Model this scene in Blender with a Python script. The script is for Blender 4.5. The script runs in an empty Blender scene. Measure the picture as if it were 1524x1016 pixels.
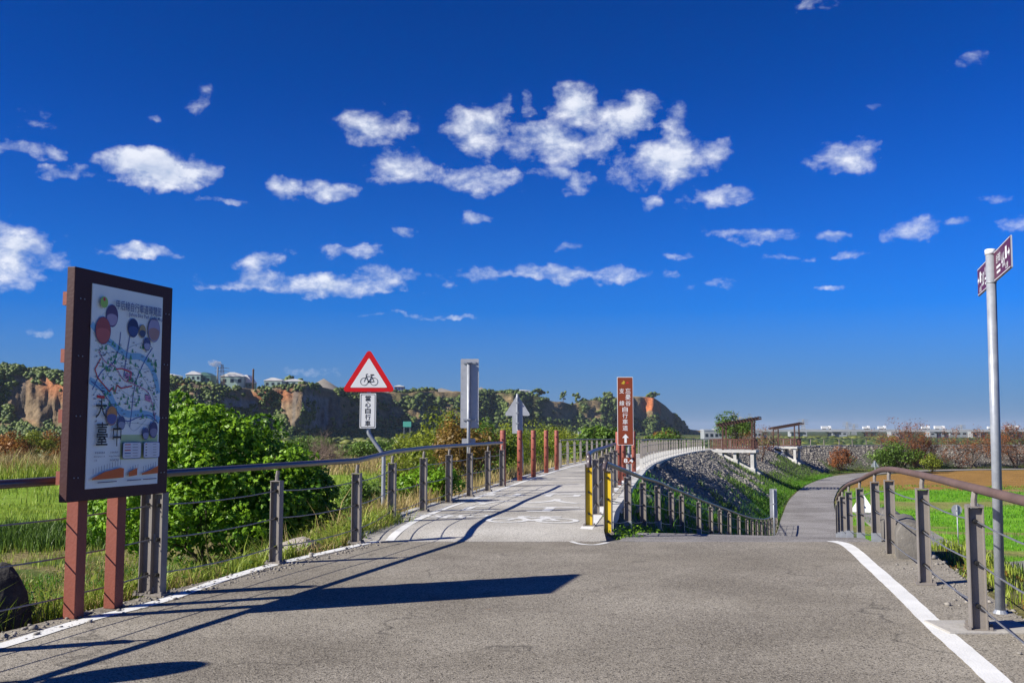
import bpy, bmesh, math, random
import numpy as np
from mathutils import Vector, Matrix
random.seed(7); RNG = np.random.default_rng(11)
scene = bpy.context.scene
COL = scene.collection
R = math.radians

# ------------------------------------------------------------------ camera
FPX = 1500.0; CAMH = 1.6; PITCH = math.atan(132.0 / FPX)
cam = bpy.data.cameras.new('camera'); cam.sensor_width = 36; cam.lens = 36 * FPX / 1524
cam.clip_start = 0.1; cam.clip_end = 20000
camo = bpy.data.objects.new('camera', cam); COL.objects.link(camo)
camo.location = (0, 0, CAMH); camo.rotation_euler = (math.pi / 2 + PITCH, 0, 0)
scene.camera = camo
SP, CP = math.sin(PITCH), math.cos(PITCH)
def ray(px, py):
    u = (px - 762) / FPX; v = (508 - py) / FPX
    return (u, CP - v * SP, SP + v * CP)
def G(px, py, z=0.0):                       # pixel -> point on the level z
    d = ray(px, py); t = (z - CAMH) / d[2]
    return (d[0] * t, d[1] * t, z)
def AT(px, py, D):                          # pixel -> point at depth D
    d = ray(px, py); t = D / d[1]
    return (d[0] * t, D, CAMH + d[2] * t)

# ------------------------------------------------------------------ sun, sky, exposure
SUN_EL = R(34); SUNV = Vector((-0.928 * math.cos(SUN_EL), -0.373 * math.cos(SUN_EL), math.sin(SUN_EL)))
sun = bpy.data.lights.new('sun', 'SUN'); sun.energy = 5.0; sun.angle = R(0.5); sun.color = (1, 0.945, 0.83)
suno = bpy.data.objects.new('sun', sun); COL.objects.link(suno)
suno.rotation_euler = SUNV.to_track_quat('Z', 'Y').to_euler(); suno.location = (-30, -12, 40)
scene.view_settings.view_transform = 'Standard'; scene.view_settings.look = 'None'
scene.view_settings.exposure = 0.6; scene.view_settings.gamma = 1.0

world = bpy.data.worlds.new('World'); scene.world = world; world.use_nodes = True
nt = world.node_tree; nt.nodes.clear(); N = nt.nodes.new; LK = nt.links.new
sky = N('ShaderNodeTexSky'); sky.sky_type = 'NISHITA'; sky.sun_disc = False
sky.sun_elevation = SUN_EL; sky.sun_rotation = math.atan2(-0.928, -0.373) % (2 * math.pi)
sky.altitude = 300; sky.air_density = 0.8; sky.dust_density = 0.1; sky.ozone_density = 5.0
gam = N('ShaderNodeGamma'); gam.inputs[1].default_value = 1.45
hs = N('ShaderNodeHueSaturation'); hs.inputs['Saturation'].default_value = 1.2; hs.inputs['Value'].default_value = 0.33
hs.inputs['Hue'].default_value = 0.5
tint = N('ShaderNodeVectorMath'); tint.operation = 'MULTIPLY'; tint.inputs[1].default_value = (0.2, 0.70, 1.15)
LK(sky.outputs[0], tint.inputs[0]); LK(tint.outputs[0], gam.inputs[0]); LK(gam.outputs[0], hs.inputs['Color'])
def math_(op, a, b=None, c=None, clamp=False):
    n = N('ShaderNodeMath'); n.operation = op; n.use_clamp = clamp
    for i, x in enumerate((a, b, c)):
        if x is None: continue
        if isinstance(x, (int, float)): n.inputs[i].default_value = x
        else: LK(x, n.inputs[i])
    return n.outputs[0]
def vmath(op, a, b=None, c=None):
    n = N('ShaderNodeVectorMath'); n.operation = op
    for i, x in enumerate((a, b, c)):
        if x is None: continue
        if isinstance(x, (tuple, list)): n.inputs[i].default_value = x
        else: LK(x, n.inputs[i])
    return n.outputs['Value' if op in ('DOT_PRODUCT', 'LENGTH') else 'Vector']
tc = N('ShaderNodeTexCoord'); dirv = tc.outputs['Generated']
sep = N('ShaderNodeSeparateXYZ'); LK(dirv, sep.inputs[0])
az = math_('ARCTAN2', sep.outputs[0], sep.outputs[1]); el = math_('ARCSINE', sep.outputs[2])
comb = N('ShaderNodeCombineXYZ'); LK(az, comb.inputs[0]); LK(el, comb.inputs[1])
def noise_(vec, scale, detail, rough=0.55, color=False, dist=0.0):
    n = N('ShaderNodeTexNoise'); n.inputs['Scale'].default_value = scale; n.inputs['Detail'].default_value = detail
    n.inputs['Roughness'].default_value = rough; n.inputs['Distortion'].default_value = dist; LK(vec, n.inputs['Vector'])
    return n.outputs['Color' if color else 0]
wn = noise_(comb.outputs[0], 26, 4, 0.65, True)
warp = vmath('MULTIPLY_ADD', wn, (0.034, 0.026, 0), (-0.017, -0.013, 0))
P = vmath('ADD', comb.outputs[0], warp)
CLOUDS = [(240,250,88,28,1.3),(90,258,50,14,.8),(50,224,58,14,.65),(300,145,22,28,.55),(-10,376,125,48,1.0),(205,374,75,10,.62),
 (560,186,52,32,.85),(600,250,68,28,.85),(425,281,40,18,.78),(495,284,44,16,.9),(385,390,45,15,.62),(470,421,165,19,.85),
 (572,412,62,20,.75),(505,373,75,11,.5),(712,195,50,45,.9),(742,160,22,28,.7),(720,268,62,22,.85),(855,160,42,34,.92),
 (826,215,85,32,.98),(935,172,50,40,.92),(882,210,50,35,.85),(985,240,82,42,1.0),(1062,230,38,24,.85),(865,275,32,22,.8),
 (1070,292,62,18,.8),(1005,190,30,38,.6),(970,305,18,13,.55),(1262,231,62,28,.92),(1150,349,62,15,.92),(1238,348,38,11,.58),
 (1350,347,54,18,.75),(1437,335,30,11,.65),(1515,330,38,20,.65),(1480,300,40,12,.42),(690,411,64,16,.75),(850,405,112,15,.85),
 (960,410,66,10,.5),(712,325,26,9,.62),(602,350,28,8,.55),(852,367,42,10,.58),(1012,378,28,9,.45),(1172,383,42,9,.48),
 (1440,92,30,16,.42),(1210,10,36,15,.48),(770,296,15,13,.55),(1302,152,22,10,.36),(60,495,24,7,.45),(50,180,36,22,.36),
 (820,258,40,14,.5),(230,177,20,9,.42),(1090,345,50,9,.5),(1270,378,40,8,.36),(640,262,20,16,.5),(790,150,16,18,.5),(1060,425,60,9,.36),
 (400,427,110,7,.75),(560,432,80,6,.6),(800,412,90,7,.6),(180,378,70,6,.6),(110,262,70,8,.55),(640,470,90,5,.4),(1240,430,70,5,.38),(330,300,40,6,.4),(450,553,70,10,.5),(60,548,60,9,.45)]
acc = None
def ae(px, py):
    d = Vector(ray(px, py)).normalized(); return math.atan2(d.x, d.y), math.asin(d.z)
for (cx, cy, rx, ry, s) in CLOUDS:
    s = s + .16 if s < .7 else s * 1.06
    a0, e0 = ae(cx, cy); a1, _ = ae(cx + rx * 1.08, cy); _, e1 = ae(cx, cy - ry * 1.15)
    ia, ie = 1 / abs(a1 - a0), 1 / abs(e1 - e0)
    q = vmath('MULTIPLY_ADD', P, (ia, ie, 0), (-a0 * ia, -e0 * ie, 0))
    v = math_('MULTIPLY_ADD', vmath('DOT_PRODUCT', q, q), -0.7 * s, s)
    acc = v if acc is None else math_('MAXIMUM', acc, v)
acc = math_('MAXIMUM', acc, 0.0)
# the same fair-weather clouds go on round the sky behind the camera
gen = math_('MULTIPLY', math_('SUBTRACT', noise_(vmath('MULTIPLY', dirv, (1, 1, 2.6)), 4.2, 5, 0.6), 0.60), 4.0, clamp=True)
behind = math_('MULTIPLY', math_('SUBTRACT', math_('ABSOLUTE', az), 0.62), 4.0, clamp=True)
acc = math_('MAXIMUM', acc, math_('MULTIPLY', gen, behind))
scl = vmath('MULTIPLY', dirv, (1, 1, 1.55))
n1 = noise_(scl, 30, 9, 0.58, dist=0.15)
den = math_('MULTIPLY_ADD', math_('SUBTRACT', n1, 0.5), 2.5, math_('SUBTRACT', math_('MULTIPLY', acc, 1.05), 0.44))
den = math_('MULTIPLY', den, 1.3, clamp=True)
den = math_('MULTIPLY', den, math_('MULTIPLY', acc, 3.0, clamp=True), clamp=True)
den = math_('POWER', den, 1.1)
n2 = noise_(vmath('ADD', scl, (-0.005, 0.0, 0.013)), 30, 9, 0.58, dist=0.15)
shade = math_('ADD', math_('MULTIPLY_ADD', math_('SUBTRACT', n1, n2), 1.9, 0.44), math_('MULTIPLY', den, 0.28), clamp=True)
cmix = N('ShaderNodeMix'); cmix.data_type = 'RGBA'; LK(shade, cmix.inputs[0])
cmix.inputs[6].default_value = (2.3, 3.1, 4.7, 1); cmix.inputs[7].default_value = (6.3, 6.5, 7.0, 1)
# air thickening toward the horizon: paler blue, then a grey-blue layer, the same all round
hz1 = math_('POWER', math_('SUBTRACT', 1.0, math_('MULTIPLY', math_('ABSOLUTE', el), 2.9, clamp=True)), 2.2)
hz2 = math_('POWER', math_('SUBTRACT', 1.0, math_('MULTIPLY', math_('ABSOLUTE', el), 8.5, clamp=True)), 1.0)
h1 = N('ShaderNodeMix'); h1.data_type = 'RGBA'; LK(math_('MULTIPLY', hz1, 0.85), h1.inputs[0]); LK(hs.outputs[0], h1.inputs[6]); h1.inputs[7].default_value = (0.28, 1.35, 3.2, 1)
hmix = N('ShaderNodeMix'); hmix.data_type = 'RGBA'; LK(math_('MULTIPLY', hz2, 0.8), hmix.inputs[0]); LK(h1.outputs[2], hmix.inputs[6]); hmix.inputs[7].default_value = (1.15, 1.75, 2.8, 1)
smix = N('ShaderNodeMix'); smix.data_type = 'RGBA'
LK(math_('MULTIPLY', den, 0.88), smix.inputs[0]); LK(hmix.outputs[2], smix.inputs[6]); LK(cmix.outputs[2], smix.inputs[7])
bg = N('ShaderNodeBackground'); bg.inputs[1].default_value = 0.1; LK(smix.outputs[2], bg.inputs[0])
out = N('ShaderNodeOutputWorld'); LK(bg.outputs[0], out.inputs[0])

world.cycles.sampling_method = 'MANUAL'; world.cycles.sample_map_resolution = 512
cy = scene.cycles; cy.max_bounces = 6; cy.diffuse_bounces = 2; cy.glossy_bounces = 2; cy.transmission_bounces = 3; cy.transparent_max_bounces = 6; cy.volume_bounces = 0
cy.caustics_reflective = False; cy.caustics_refractive = False; cy.use_denoising = True
# ------------------------------------------------------------------ numpy noise
def _hash(ix, iy, s):
    h = (ix.astype(np.int64) * 374761393 + iy.astype(np.int64) * 668265263 + s * 1442695041) & 0xffffffff
    h = ((h ^ (h >> 13)) * 1274126177) & 0xffffffff
    return ((h ^ (h >> 16)) & 0xffff) / 65535.0
def vnoise(x, y, s=0):
    x = np.asarray(x, float); y = np.asarray(y, float)
    ix, iy = np.floor(x), np.floor(y); fx, fy = x - ix, y - iy
    fx = fx * fx * (3 - 2 * fx); fy = fy * fy * (3 - 2 * fy)
    a = _hash(ix, iy, s); b = _hash(ix + 1, iy, s); c = _hash(ix, iy + 1, s); d = _hash(ix + 1, iy + 1, s)
    return (a + (b - a) * fx) * (1 - fy) + (c + (d - c) * fx) * fy
def fbm(x, y, s=0, o=4):
    t = 0; a = 1.0; w = 0
    for k in range(o):
        t = t + a * vnoise(x, y, s + k * 17); w += a; a *= 0.5; x = np.asarray(x) * 2.03; y = np.asarray(y) * 2.03
    return t / w
def sstep(a, b, x):
    t = np.clip((np.asarray(x, float) - a) / (b - a), 0, 1); return t * t * (3 - 2 * t)

# ------------------------------------------------------------------ materials
MATS = {}
def mat(name, col, col2=None, scale=8.0, rough=0.7, bump=0.0, bscale=None, metal=0.0, detail=5, trans=0.0, spec=0.4, coat=0.0, wear=None, wear_at=0.62):
    if name in MATS: return MATS[name]
    m = bpy.data.materials.new(name); m.use_nodes = True; t = m.node_tree; b = t.nodes['Principled BSDF']
    b.inputs['Roughness'].default_value = rough; b.inputs['Metallic'].default_value = metal
    b.inputs['Specular IOR Level'].default_value = spec
    col2 = col2 or tuple(c * 0.75 for c in col)
    co = t.nodes.new('ShaderNodeTexCoord')
    n = t.nodes.new('ShaderNodeTexNoise'); n.inputs['Scale'].default_value = scale; n.inputs['Detail'].default_value = detail; n.inputs['Roughness'].default_value = 0.6
    t.links.new(co.outputs['Object'], n.inputs['Vector'])
    cr = t.nodes.new('ShaderNodeValToRGB'); cr.color_ramp.elements[0].position = 0.32; cr.color_ramp.elements[1].position = 0.68
    cr.color_ramp.elements[0].color = (*col2, 1); cr.color_ramp.elements[1].color = (*col, 1)
    t.links.new(n.outputs[0], cr.inputs[0]); src = cr.outputs[0]
    if wear:
        n3 = t.nodes.new('ShaderNodeTexNoise'); n3.inputs['Scale'].default_value = scale * 2.7; n3.inputs['Detail'].default_value = 8; n3.inputs['Roughness'].default_value = 0.7
        t.links.new(co.outputs['Object'], n3.inputs['Vector'])
        r3 = t.nodes.new('ShaderNodeValToRGB'); r3.color_ramp.elements[0].position = wear_at; r3.color_ramp.elements[1].position = wear_at + 0.05
        t.links.new(n3.outputs[0], r3.inputs[0])
        mx = t.nodes.new('ShaderNodeMix'); mx.data_type = 'RGBA'; t.links.new(r3.outputs[0], mx.inputs[0]); t.links.new(src, mx.inputs[6]); mx.inputs[7].default_value = (*wear, 1)
        src = mx.outputs[2]
    t.links.new(src, b.inputs['Base Color'])
    if bump > 0:
        n2 = t.nodes.new('ShaderNodeTexNoise'); n2.inputs['Scale'].default_value = bscale or scale * 4; n2.inputs['Detail'].default_value = 6
        t.links.new(co.outputs['Object'], n2.inputs['Vector'])
        bp = t.nodes.new('ShaderNodeBump'); bp.inputs['Strength'].default_value = bump; bp.inputs['Distance'].default_value = 0.02
        t.links.new(n2.outputs[0], bp.inputs['Height']); t.links.new(bp.outputs[0], b.inputs['Normal'])
    if trans > 0:
        tr = t.nodes.new('ShaderNodeBsdfTranslucent'); t.links.new(src, tr.inputs[0])
        ms = t.nodes.new('ShaderNodeMixShader'); ms.inputs[0].default_value = trans
        t.links.new(b.outputs[0], ms.inputs[1]); t.links.new(tr.outputs[0], ms.inputs[2])
        t.links.new(ms.outputs[0], t.nodes['Material Output'].inputs[0])
    MATS[name] = m; return m
def leafmat(name, c_lo, c_hi, trans=0.25, scale=1.3, rough=0.5):
    """foliage colour that varies from clump to clump and from leaf to leaf (leaf attribute)"""
    if name in MATS: return MATS[name]
    m = bpy.data.materials.new(name); m.use_nodes = True; t = m.node_tree; b = t.nodes['Principled BSDF']
    b.inputs['Roughness'].default_value = rough; b.inputs['Specular IOR Level'].default_value = 0.3
    at = t.nodes.new('ShaderNodeAttribute'); at.attribute_name = 'tone'
    cr = t.nodes.new('ShaderNodeValToRGB'); cr.color_ramp.elements[0].color = (*c_lo, 1); cr.color_ramp.elements[1].color = (*c_hi, 1)
    t.links.new(at.outputs['Fac'], cr.inputs[0]); t.links.new(cr.outputs[0], b.inputs['Base Color'])
    tr = t.nodes.new('ShaderNodeBsdfTranslucent'); t.links.new(cr.outputs[0], tr.inputs[0])
    ms = t.nodes.new('ShaderNodeMixShader'); ms.inputs[0].default_value = trans
    t.links.new(b.outputs[0], ms.inputs[1]); t.links.new(tr.outputs[0], ms.inputs[2]); t.links.new(ms.outputs[0], t.nodes['Material Output'].inputs[0])
    MATS[name] = m; return m

# ------------------------------------------------------------------ mesh helpers
class MB:
    def __init__(s): s.v = []; s.f = []
    def add(s, vs, fs):
        o = len(s.v); s.v += [tuple(v) for v in vs]; s.f += [tuple(i + o for i in f) for f in fs]; return s
    def box(s, c, d, rz=0.0, rx=0.0, ry=0.0, taper=1.0):
        x, y, z = (k / 2 for k in d)
        vs = [Vector((sx * x * (taper if sz > 0 else 1), sy * y * (taper if sz > 0 else 1), sz * z)) for sz in (-1, 1) for sx, sy in ((-1, -1), (1, -1), (1, 1), (-1, 1))]
        M = Matrix.Rotation(rz, 3, 'Z') @ Matrix.Rotation(ry, 3, 'Y') @ Matrix.Rotation(rx, 3, 'X'); c = Vector(c)
        return s.add([M @ v + c for v in vs], [(3, 2, 1, 0), (4, 5, 6, 7), (0, 1, 5, 4), (1, 2, 6, 5), (2, 3, 7, 6), (3, 0, 4, 7)])
    def tube(s, pts, r, n=8, caps=True):
        pts = [Vector(p) for p in pts]; rr = r if isinstance(r, (list, tuple)) else [r] * len(pts)
        vs = []; up = None
        for i, p in enumerate(pts):
            t = (pts[min(i + 1, len(pts) - 1)] - pts[max(i - 1, 0)]).normalized()
            if up is None: up = Vector((0, 0, 1)) if abs(t.z) < 0.9 else Vector((1, 0, 0))
            a = t.cross(up)
            if a.length < 1e-5: a = t.cross(Vector((0, 1, 0)))
            a.normalize(); b = a.cross(t).normalized(); up = b
            for k in range(n):
                w = 2 * math.pi * k / n; vs.append(p + (a * math.cos(w) + b * math.sin(w)) * rr[i])
        fs = [(i * n + k, i * n + (k + 1) % n, (i + 1) * n + (k + 1) % n, (i + 1) * n + k) for i in range(len(pts) - 1) for k in range(n)]
        if caps: fs += [tuple(range(n - 1, -1, -1)), tuple((len(pts) - 1) * n + k for k in range(n))]
        return s.add(vs, fs)
    def prism(s, poly, y0, y1):             # polygon in x,z pushed through y
        n = len(poly); vs = [(p[0], y0, p[1]) for p in poly] + [(p[0], y1, p[1]) for p in poly]
        fs = [tuple(range(n)), tuple(range(2 * n - 1, n - 1, -1))] + [(i, i + n, (i + 1) % n + n, (i + 1) % n) for i in range(n)]
        return s.add(vs, fs)
    def flat(s, poly, y):                   # flat polygon in x,z
        return s.add([(p[0], y, p[1]) for p in poly], [tuple(range(len(poly)))])
    def stroke(s, pts, w, y):               # flat line of width w in x,z
        for a, b in zip(pts, pts[1:]):
            dx, dz = b[0] - a[0], b[1] - a[1]; L = math.hypot(dx, dz) or 1; nx, nz = -dz / L * w / 2, dx / L * w / 2
            ex, ez = dx / L * w * .3, dz / L * w * .3
            s.flat([(a[0] - nx - ex, a[1] - nz - ez), (b[0] - nx + ex, b[1] - nz + ez), (b[0] + nx + ex, b[1] + nz + ez), (a[0] + nx - ex, a[1] + nz - ez)], y)
        return s
    def ring(s, c, r, w, y, n=24, sx=1.0):
        for k in range(n):
            a, b = 2 * math.pi * k / n, 2 * math.pi * (k + 1) / n
            q = [(c[0] + sx * rr * math.cos(t), c[1] + rr * math.sin(t)) for rr, t in ((r - w / 2, a), (r + w / 2, a), (r + w / 2, b), (r - w / 2, b))]
            s.flat(q, y)
        return s
    def build(s, name, m, parent=None, smooth=False, bevel=0.0):
        me = bpy.data.meshes.new(name); me.from_pydata(s.v, [], s.f); me.update()
        return link(name, me, m, parent, smooth, bevel)
def link(name, me, m, parent=None, smooth=False, bevel=0.0):
    if m is not None and not me.materials: me.materials.append(m)
    if smooth: me.polygons.foreach_set('use_smooth', [True] * len(me.polygons))
    o = bpy.data.objects.new(name, me); COL.objects.link(o)
    if parent: o.parent = parent
    if bevel > 0:
        md = o.modifiers.new('bevel', 'BEVEL'); md.width = bevel; md.segments = 2; md.limit_method = 'ANGLE'
    return o
def tag(o, label=None, cat=None, group=None, kind=None):
    if label: o['label'] = label
    if cat: o['category'] = cat
    if group: o['group'] = group
    if kind: o['kind'] = kind
    return o
def thing(name, loc, rz=0.0, label=None, cat=None, group=None):
    o = bpy.data.objects.new(name, None); COL.objects.link(o); o.location = loc; o.rotation_euler = (0, 0, rz); o.empty_display_size = 0.2
    return tag(o, label, cat, group)
def npmesh(name, V, F, m, parent=None, smooth=False, tone=None):
    """V (n,3), F (k,3|4) numpy; tone = per-vertex float attribute"""
    me = bpy.data.meshes.new(name); k = F.shape[1]
    me.vertices.add(len(V)); me.vertices.foreach_set('co', np.ascontiguousarray(V, np.float32).ravel())
    me.loops.add(F.size); me.loops.foreach_set('vertex_index', np.ascontiguousarray(F, np.int32).ravel())
    me.polygons.add(len(F)); me.polygons.foreach_set('loop_start', np.arange(0, F.size, k, dtype=np.int32))
    me.update(calc_edges=True)
    if tone is not None:
        at = me.attributes.new('tone', 'FLOAT', 'POINT'); at.data.foreach_set('value', np.ascontiguousarray(tone, np.float32))
    return link(name, me, m, parent, smooth)
_txt = {}
def text_mesh(body, w, h, bold=0.0):
    """lettering as a flat mesh in x,z, centred, fitted to w x h"""
    cu = bpy.data.curves.new('txt', 'FONT'); cu.body = body; cu.resolution_u = 3; cu.offset = bold
    o = bpy.data.objects.new('txt', cu); COL.objects.link(o)
    dg = bpy.context.evaluated_depsgraph_get(); me = bpy.data.meshes.new_from_object(o.evaluated_get(dg))
    bpy.data.objects.remove(o); bpy.data.curves.remove(cu)
    V = np.array([v.co[:] for v in me.vertices]).reshape(-1, 3); fs = [tuple(p.vertices) for p in me.polygons]; bpy.data.meshes.remove(me)
    if len(V) == 0: return [], []
    lo, hi = V.min(0), V.max(0); sz = np.maximum(hi - lo, 1e-6)
    kx = w / sz[0]; kz = (h / sz[1]) if h else kx
    return [((v[0] - (lo[0] + hi[0]) / 2) * kx, 0.0, (v[1] - (lo[1] + hi[1]) / 2) * kz) for v in V], fs
def put_text(mb, body, cx, cz, w, h, y, bold=0.012):
    vs, fs = text_mesh(body, w, h, bold)
    mb.add([(v[0] + cx, y, v[2] + cz) for v in vs], fs); return mb

# ------------------------------------------------------------------ lines of the place
def spline(pts, n):
    P_ = np.array(pts, float); out = []
    for i in range(len(P_) - 1):
        p0, p1, p2, p3 = P_[max(i - 1, 0)], P_[i], P_[i + 1], P_[min(i + 2, len(P_) - 1)]
        for t in np.linspace(0, 1, n, endpoint=False):
            out.append(0.5 * ((2 * p1) + (-p0 + p2) * t + (2 * p0 - 5 * p1 + 4 * p2 - p3) * t * t + (-p0 + 3 * p1 - 3 * p2 + p3) * t ** 3))
    out.append(P_[-1]); return np.array(out)
DIKE = spline([(-.42,14.75,0),(-.33,16.2,.08),(-.05,18.6,.1),(.29,20.8,.1),(.60,22.7,.1),(.93,24.7,.1),(1.25,26.8,.1),(1.76,30,.1),(2.2,32.6,.1),(2.72,35.7,.1),
   (3.2,38.6,.1),(5.1,48.7,.06),(8.95,67,-.1),(14.15,88.7,-.28),(18.75,104.5,-.42),(26.5,126,-.6),(35.5,146,-.72),(45,159,-.8),(61,169,-.86),(82,175,-.9),(110,179,-.9),(160,183,-.9),(230,188,-.9),(420,200,-.9)], 8)
RAMP = spline([(3.35,14.6,-.02),(3.85,16.8,-.12),(4.65,20,-.45),(5.5,23,-.78),(6.6,27,-1.2),(7.9,31,-1.7),(9.4,35.5,-2.25),(11.3,41,-2.95),(13.3,47,-3.6),(15.3,53,-4.1),
   (17.5,60,-4.38),(21,72,-4.45),(27.2,92,-4.45),(36,116,-4.45),(45.5,136,-4.45),(56,149,-4.45),(70,157,-4.45),(90,162,-4.45),(130,166,-4.45),(200,171,-4.45),(420,184,-4.45)], 8)
def near(line, x, y):
    x = np.asarray(x, float).ravel(); y = np.asarray(y, float).ravel()
    A, B = line[:-1], line[1:]; d = B - A; L2 = d[:, 0] ** 2 + d[:, 1] ** 2
    best = np.full(len(x), 1e18); sd = np.zeros(len(x)); zz = np.zeros(len(x)); par = np.zeros(len(x))
    for c in range(0, len(x), 20000):
        xs, ys = x[c:c + 20000, None], y[c:c + 20000, None]
        t = np.clip(((xs - A[:, 0]) * d[:, 0] + (ys - A[:, 1]) * d[:, 1]) / L2, 0, 1)
        ex, ey = xs - (A[:, 0] + t * d[:, 0]), ys - (A[:, 1] + t * d[:, 1]); q = ex * ex + ey * ey; k = q.argmin(1); r = np.arange(len(k))
        sg = np.sign(ex[r, k] * d[k, 1] - ey[r, k] * d[k, 0]); sd[c:c + 20000] = np.sqrt(q[r, k]) * np.where(sg == 0, 1, sg)
        zz[c:c + 20000] = A[k, 2] + t[r, k] * d[k, 2]; par[c:c + 20000] = A[k, 1] + t[r, k] * d[k, 1]
    return sd, zz, par
def pad_l(y): return np.where(y > 0, -6.35 + 0.292 * y, -6.35 + 0.292 * y)
def pad_r(y): return np.interp(y, [-12, 0, 8.08, 10.5, 13.2, 15.2], [-2.2, 1.75, 3.95, 4.5, 5.2, 5.7])
HALF = 1.78; RHALF = 1.85
def terrain(x, y, detail=True):
    shp = np.shape(x); x = np.asarray(x, float).ravel(); y = np.asarray(y, float).ravel()
    sd, cz, par = near(DIKE, x, y); rd, rz, rpar = near(RAMP, x, y)
    sl = np.interp(par, [15, 30, 42, 52, 75, 120], [.95, .95, .78, .60, .54, .52])
    over = np.maximum(0, np.abs(sd) - HALF - 0.15)
    dz = np.where(sd > 0, cz - 0.05 - sl * over, cz - 0.05 - .42 * over)
    dz = np.where(y < 13.6, -50, dz)
    rover = np.maximum(0, np.abs(rd) - RHALF - np.where(rd > 0, .75, .35))
    cap = rz - .05 + np.interp(y, [28, 46], [3.0, .85]) * np.maximum(0, np.abs(rd) - RHALF - .45); dz = np.where(y > 15.5, np.minimum(dz, cap), dz)
    rmz = np.where(y < 14.4, -50, rz - 0.05 - .55 * rover)
    o = np.maximum(np.maximum(pad_l(y) - x, x - pad_r(y) - .6), np.maximum(y - 15.0, -14 - y)) - 0.25
    pz = -0.05 - .5 * np.maximum(0, o)
    wl = sstep(1.0, -1.0, sd)
    plain = -4.5 + wl * 1.6 * sstep(330, 120, y)
    z = np.maximum(np.maximum(dz, rmz), np.maximum(pz, plain))
    free = np.minimum(np.minimum(np.abs(sd) - HALF, np.abs(rd) - RHALF), o)
    if detail:
        amp = np.clip(free * .25, 0, .22)
        z = z + amp * (fbm(x * .35, y * .35, 3, 3) - .5) * 1.1 + np.clip(free - 6, 0, 20) / 20 * (fbm(x * .03, y * .03, 5, 3) - .55) * 1.2 * (np.abs(plain - z) < .3)
    z = np.where(free < 0.05, z - 0.06, z)
    return z.reshape(shp), sd.reshape(shp), rd.reshape(shp), par.reshape(shp), free.reshape(shp)
def tz(x, y): return float(terrain(np.array([x]), np.array([y]))[0][0])
def tzs(x, y): return terrain(np.asarray(x), np.asarray(y))[0]

# ------------------------------------------------------------------ ground sheet with its zones of colour
def geo(start, step, grow, end):
    o = [start]; s = step
    while abs(o[-1]) < end: o.append(o[-1] + s); s *= grow
    return o[1:]
xs = np.array(geo(-20, -.42, 1.055, 9000)[::-1] + list(np.arange(-20, 40, .46)) + geo(39.72, .46, 1.045, 9000))
ys = np.array(geo(-14, -1.0, 1.4, 600)[::-1] + list(np.arange(-14, 62, .46)) + list(np.arange(62.2, 205, 1.1)) + geo(205, 1.5, 1.07, 12000))
X, Y = np.meshgrid(xs, ys); Z, SD, RD, PAR, FREE = terrain(X, Y)
ny, nx = X.shape
idx = np.arange(ny * nx).reshape(ny, nx)
F = np.stack([idx[:-1, :-1], idx[:-1, 1:], idx[1:, 1:], idx[1:, :-1]], -1).reshape(-1, 4)
def lerp3(A, B, t): return A * (1 - t[..., None]) + np.array(B) * t[..., None]
n_a = fbm(X * .12, Y * .12, 21, 4); n_b = fbm(X * .5, Y * .5, 22, 3); n_c = fbm(X * .03, Y * .03, 23, 4)
colr = np.zeros(X.shape + (3,)); colr[:] = (.085, .13, .025)
colr = lerp3(colr, (.20, .17, .07), sstep(.5, .62, n_a) * .8)
left = (SD < 0)
lg = left * sstep(40, 46, Y) * sstep(125, 100, Y); colr = lerp3(colr, (.20, .32, .03), lg * .9)
colr = lerp3(colr, (.24, .20, .09), left * sstep(30, 34, Y) * sstep(47, 42, Y) * sstep(.42, .52, n_b))
colr = lerp3(colr, (.24, .2, .075), left * sstep(98, 108, Y) * sstep(175, 140, Y) * sstep(.35, .5, n_a))
colr = lerp3(colr, (.30, .13, .05), left * sstep(118, 124, Y) * sstep(140, 132, Y) * sstep(.4, .48, n_c) )
far = sstep(150, 220, Y); colr = lerp3(colr, (.095, .135, .03), far)
colr = lerp3(colr, (.16, .14, .05), far * sstep(.5, .6, fbm(X * .012, Y * .02, 31, 4)))
colr = lerp3(colr, (.055, .075, .03), sstep(500, 1500, Y))
right = (SD > 0) & (RD > RHALF + .8)
fg = right * sstep(42, 46, Y) * (Z < -3.6) * sstep(118, 112, Y + .15 * X + 8 * (n_a - .5)); colr = lerp3(colr, (.15, .34, .02), fg); colr = lerp3(colr, (.26, .22, .09), fg * sstep(.52, .62, fbm(X * .09, Y * .22, 26, 4)) * .8)
fb = right * sstep(106, 112, Y + .15 * X + 8 * (n_a - .5)) * sstep(170, 160, Y) * (Z < -3.9); colr = lerp3(colr, (.30, .17, .05), fb)
pale = right * sstep(-4, 0, 112 + 5 * (n_b - .5) - (Y + .15 * X)) * sstep(9, 4, 112 - (Y + .15 * X)) * sstep(45, 60, X); colr = lerp3(colr, (.34, .29, .17), pale * .8)
# stone-pitched dike face
face = (SD > HALF + .1) * (Z > -4.25) * (PAR > 15) * (FREE > .2) * (np.abs(RD) > RHALF + .4) * ((RD < 0) | (PAR > 140)); face = face.astype(float)
colr = lerp3(colr, (.15, .14, .125), face)
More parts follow.
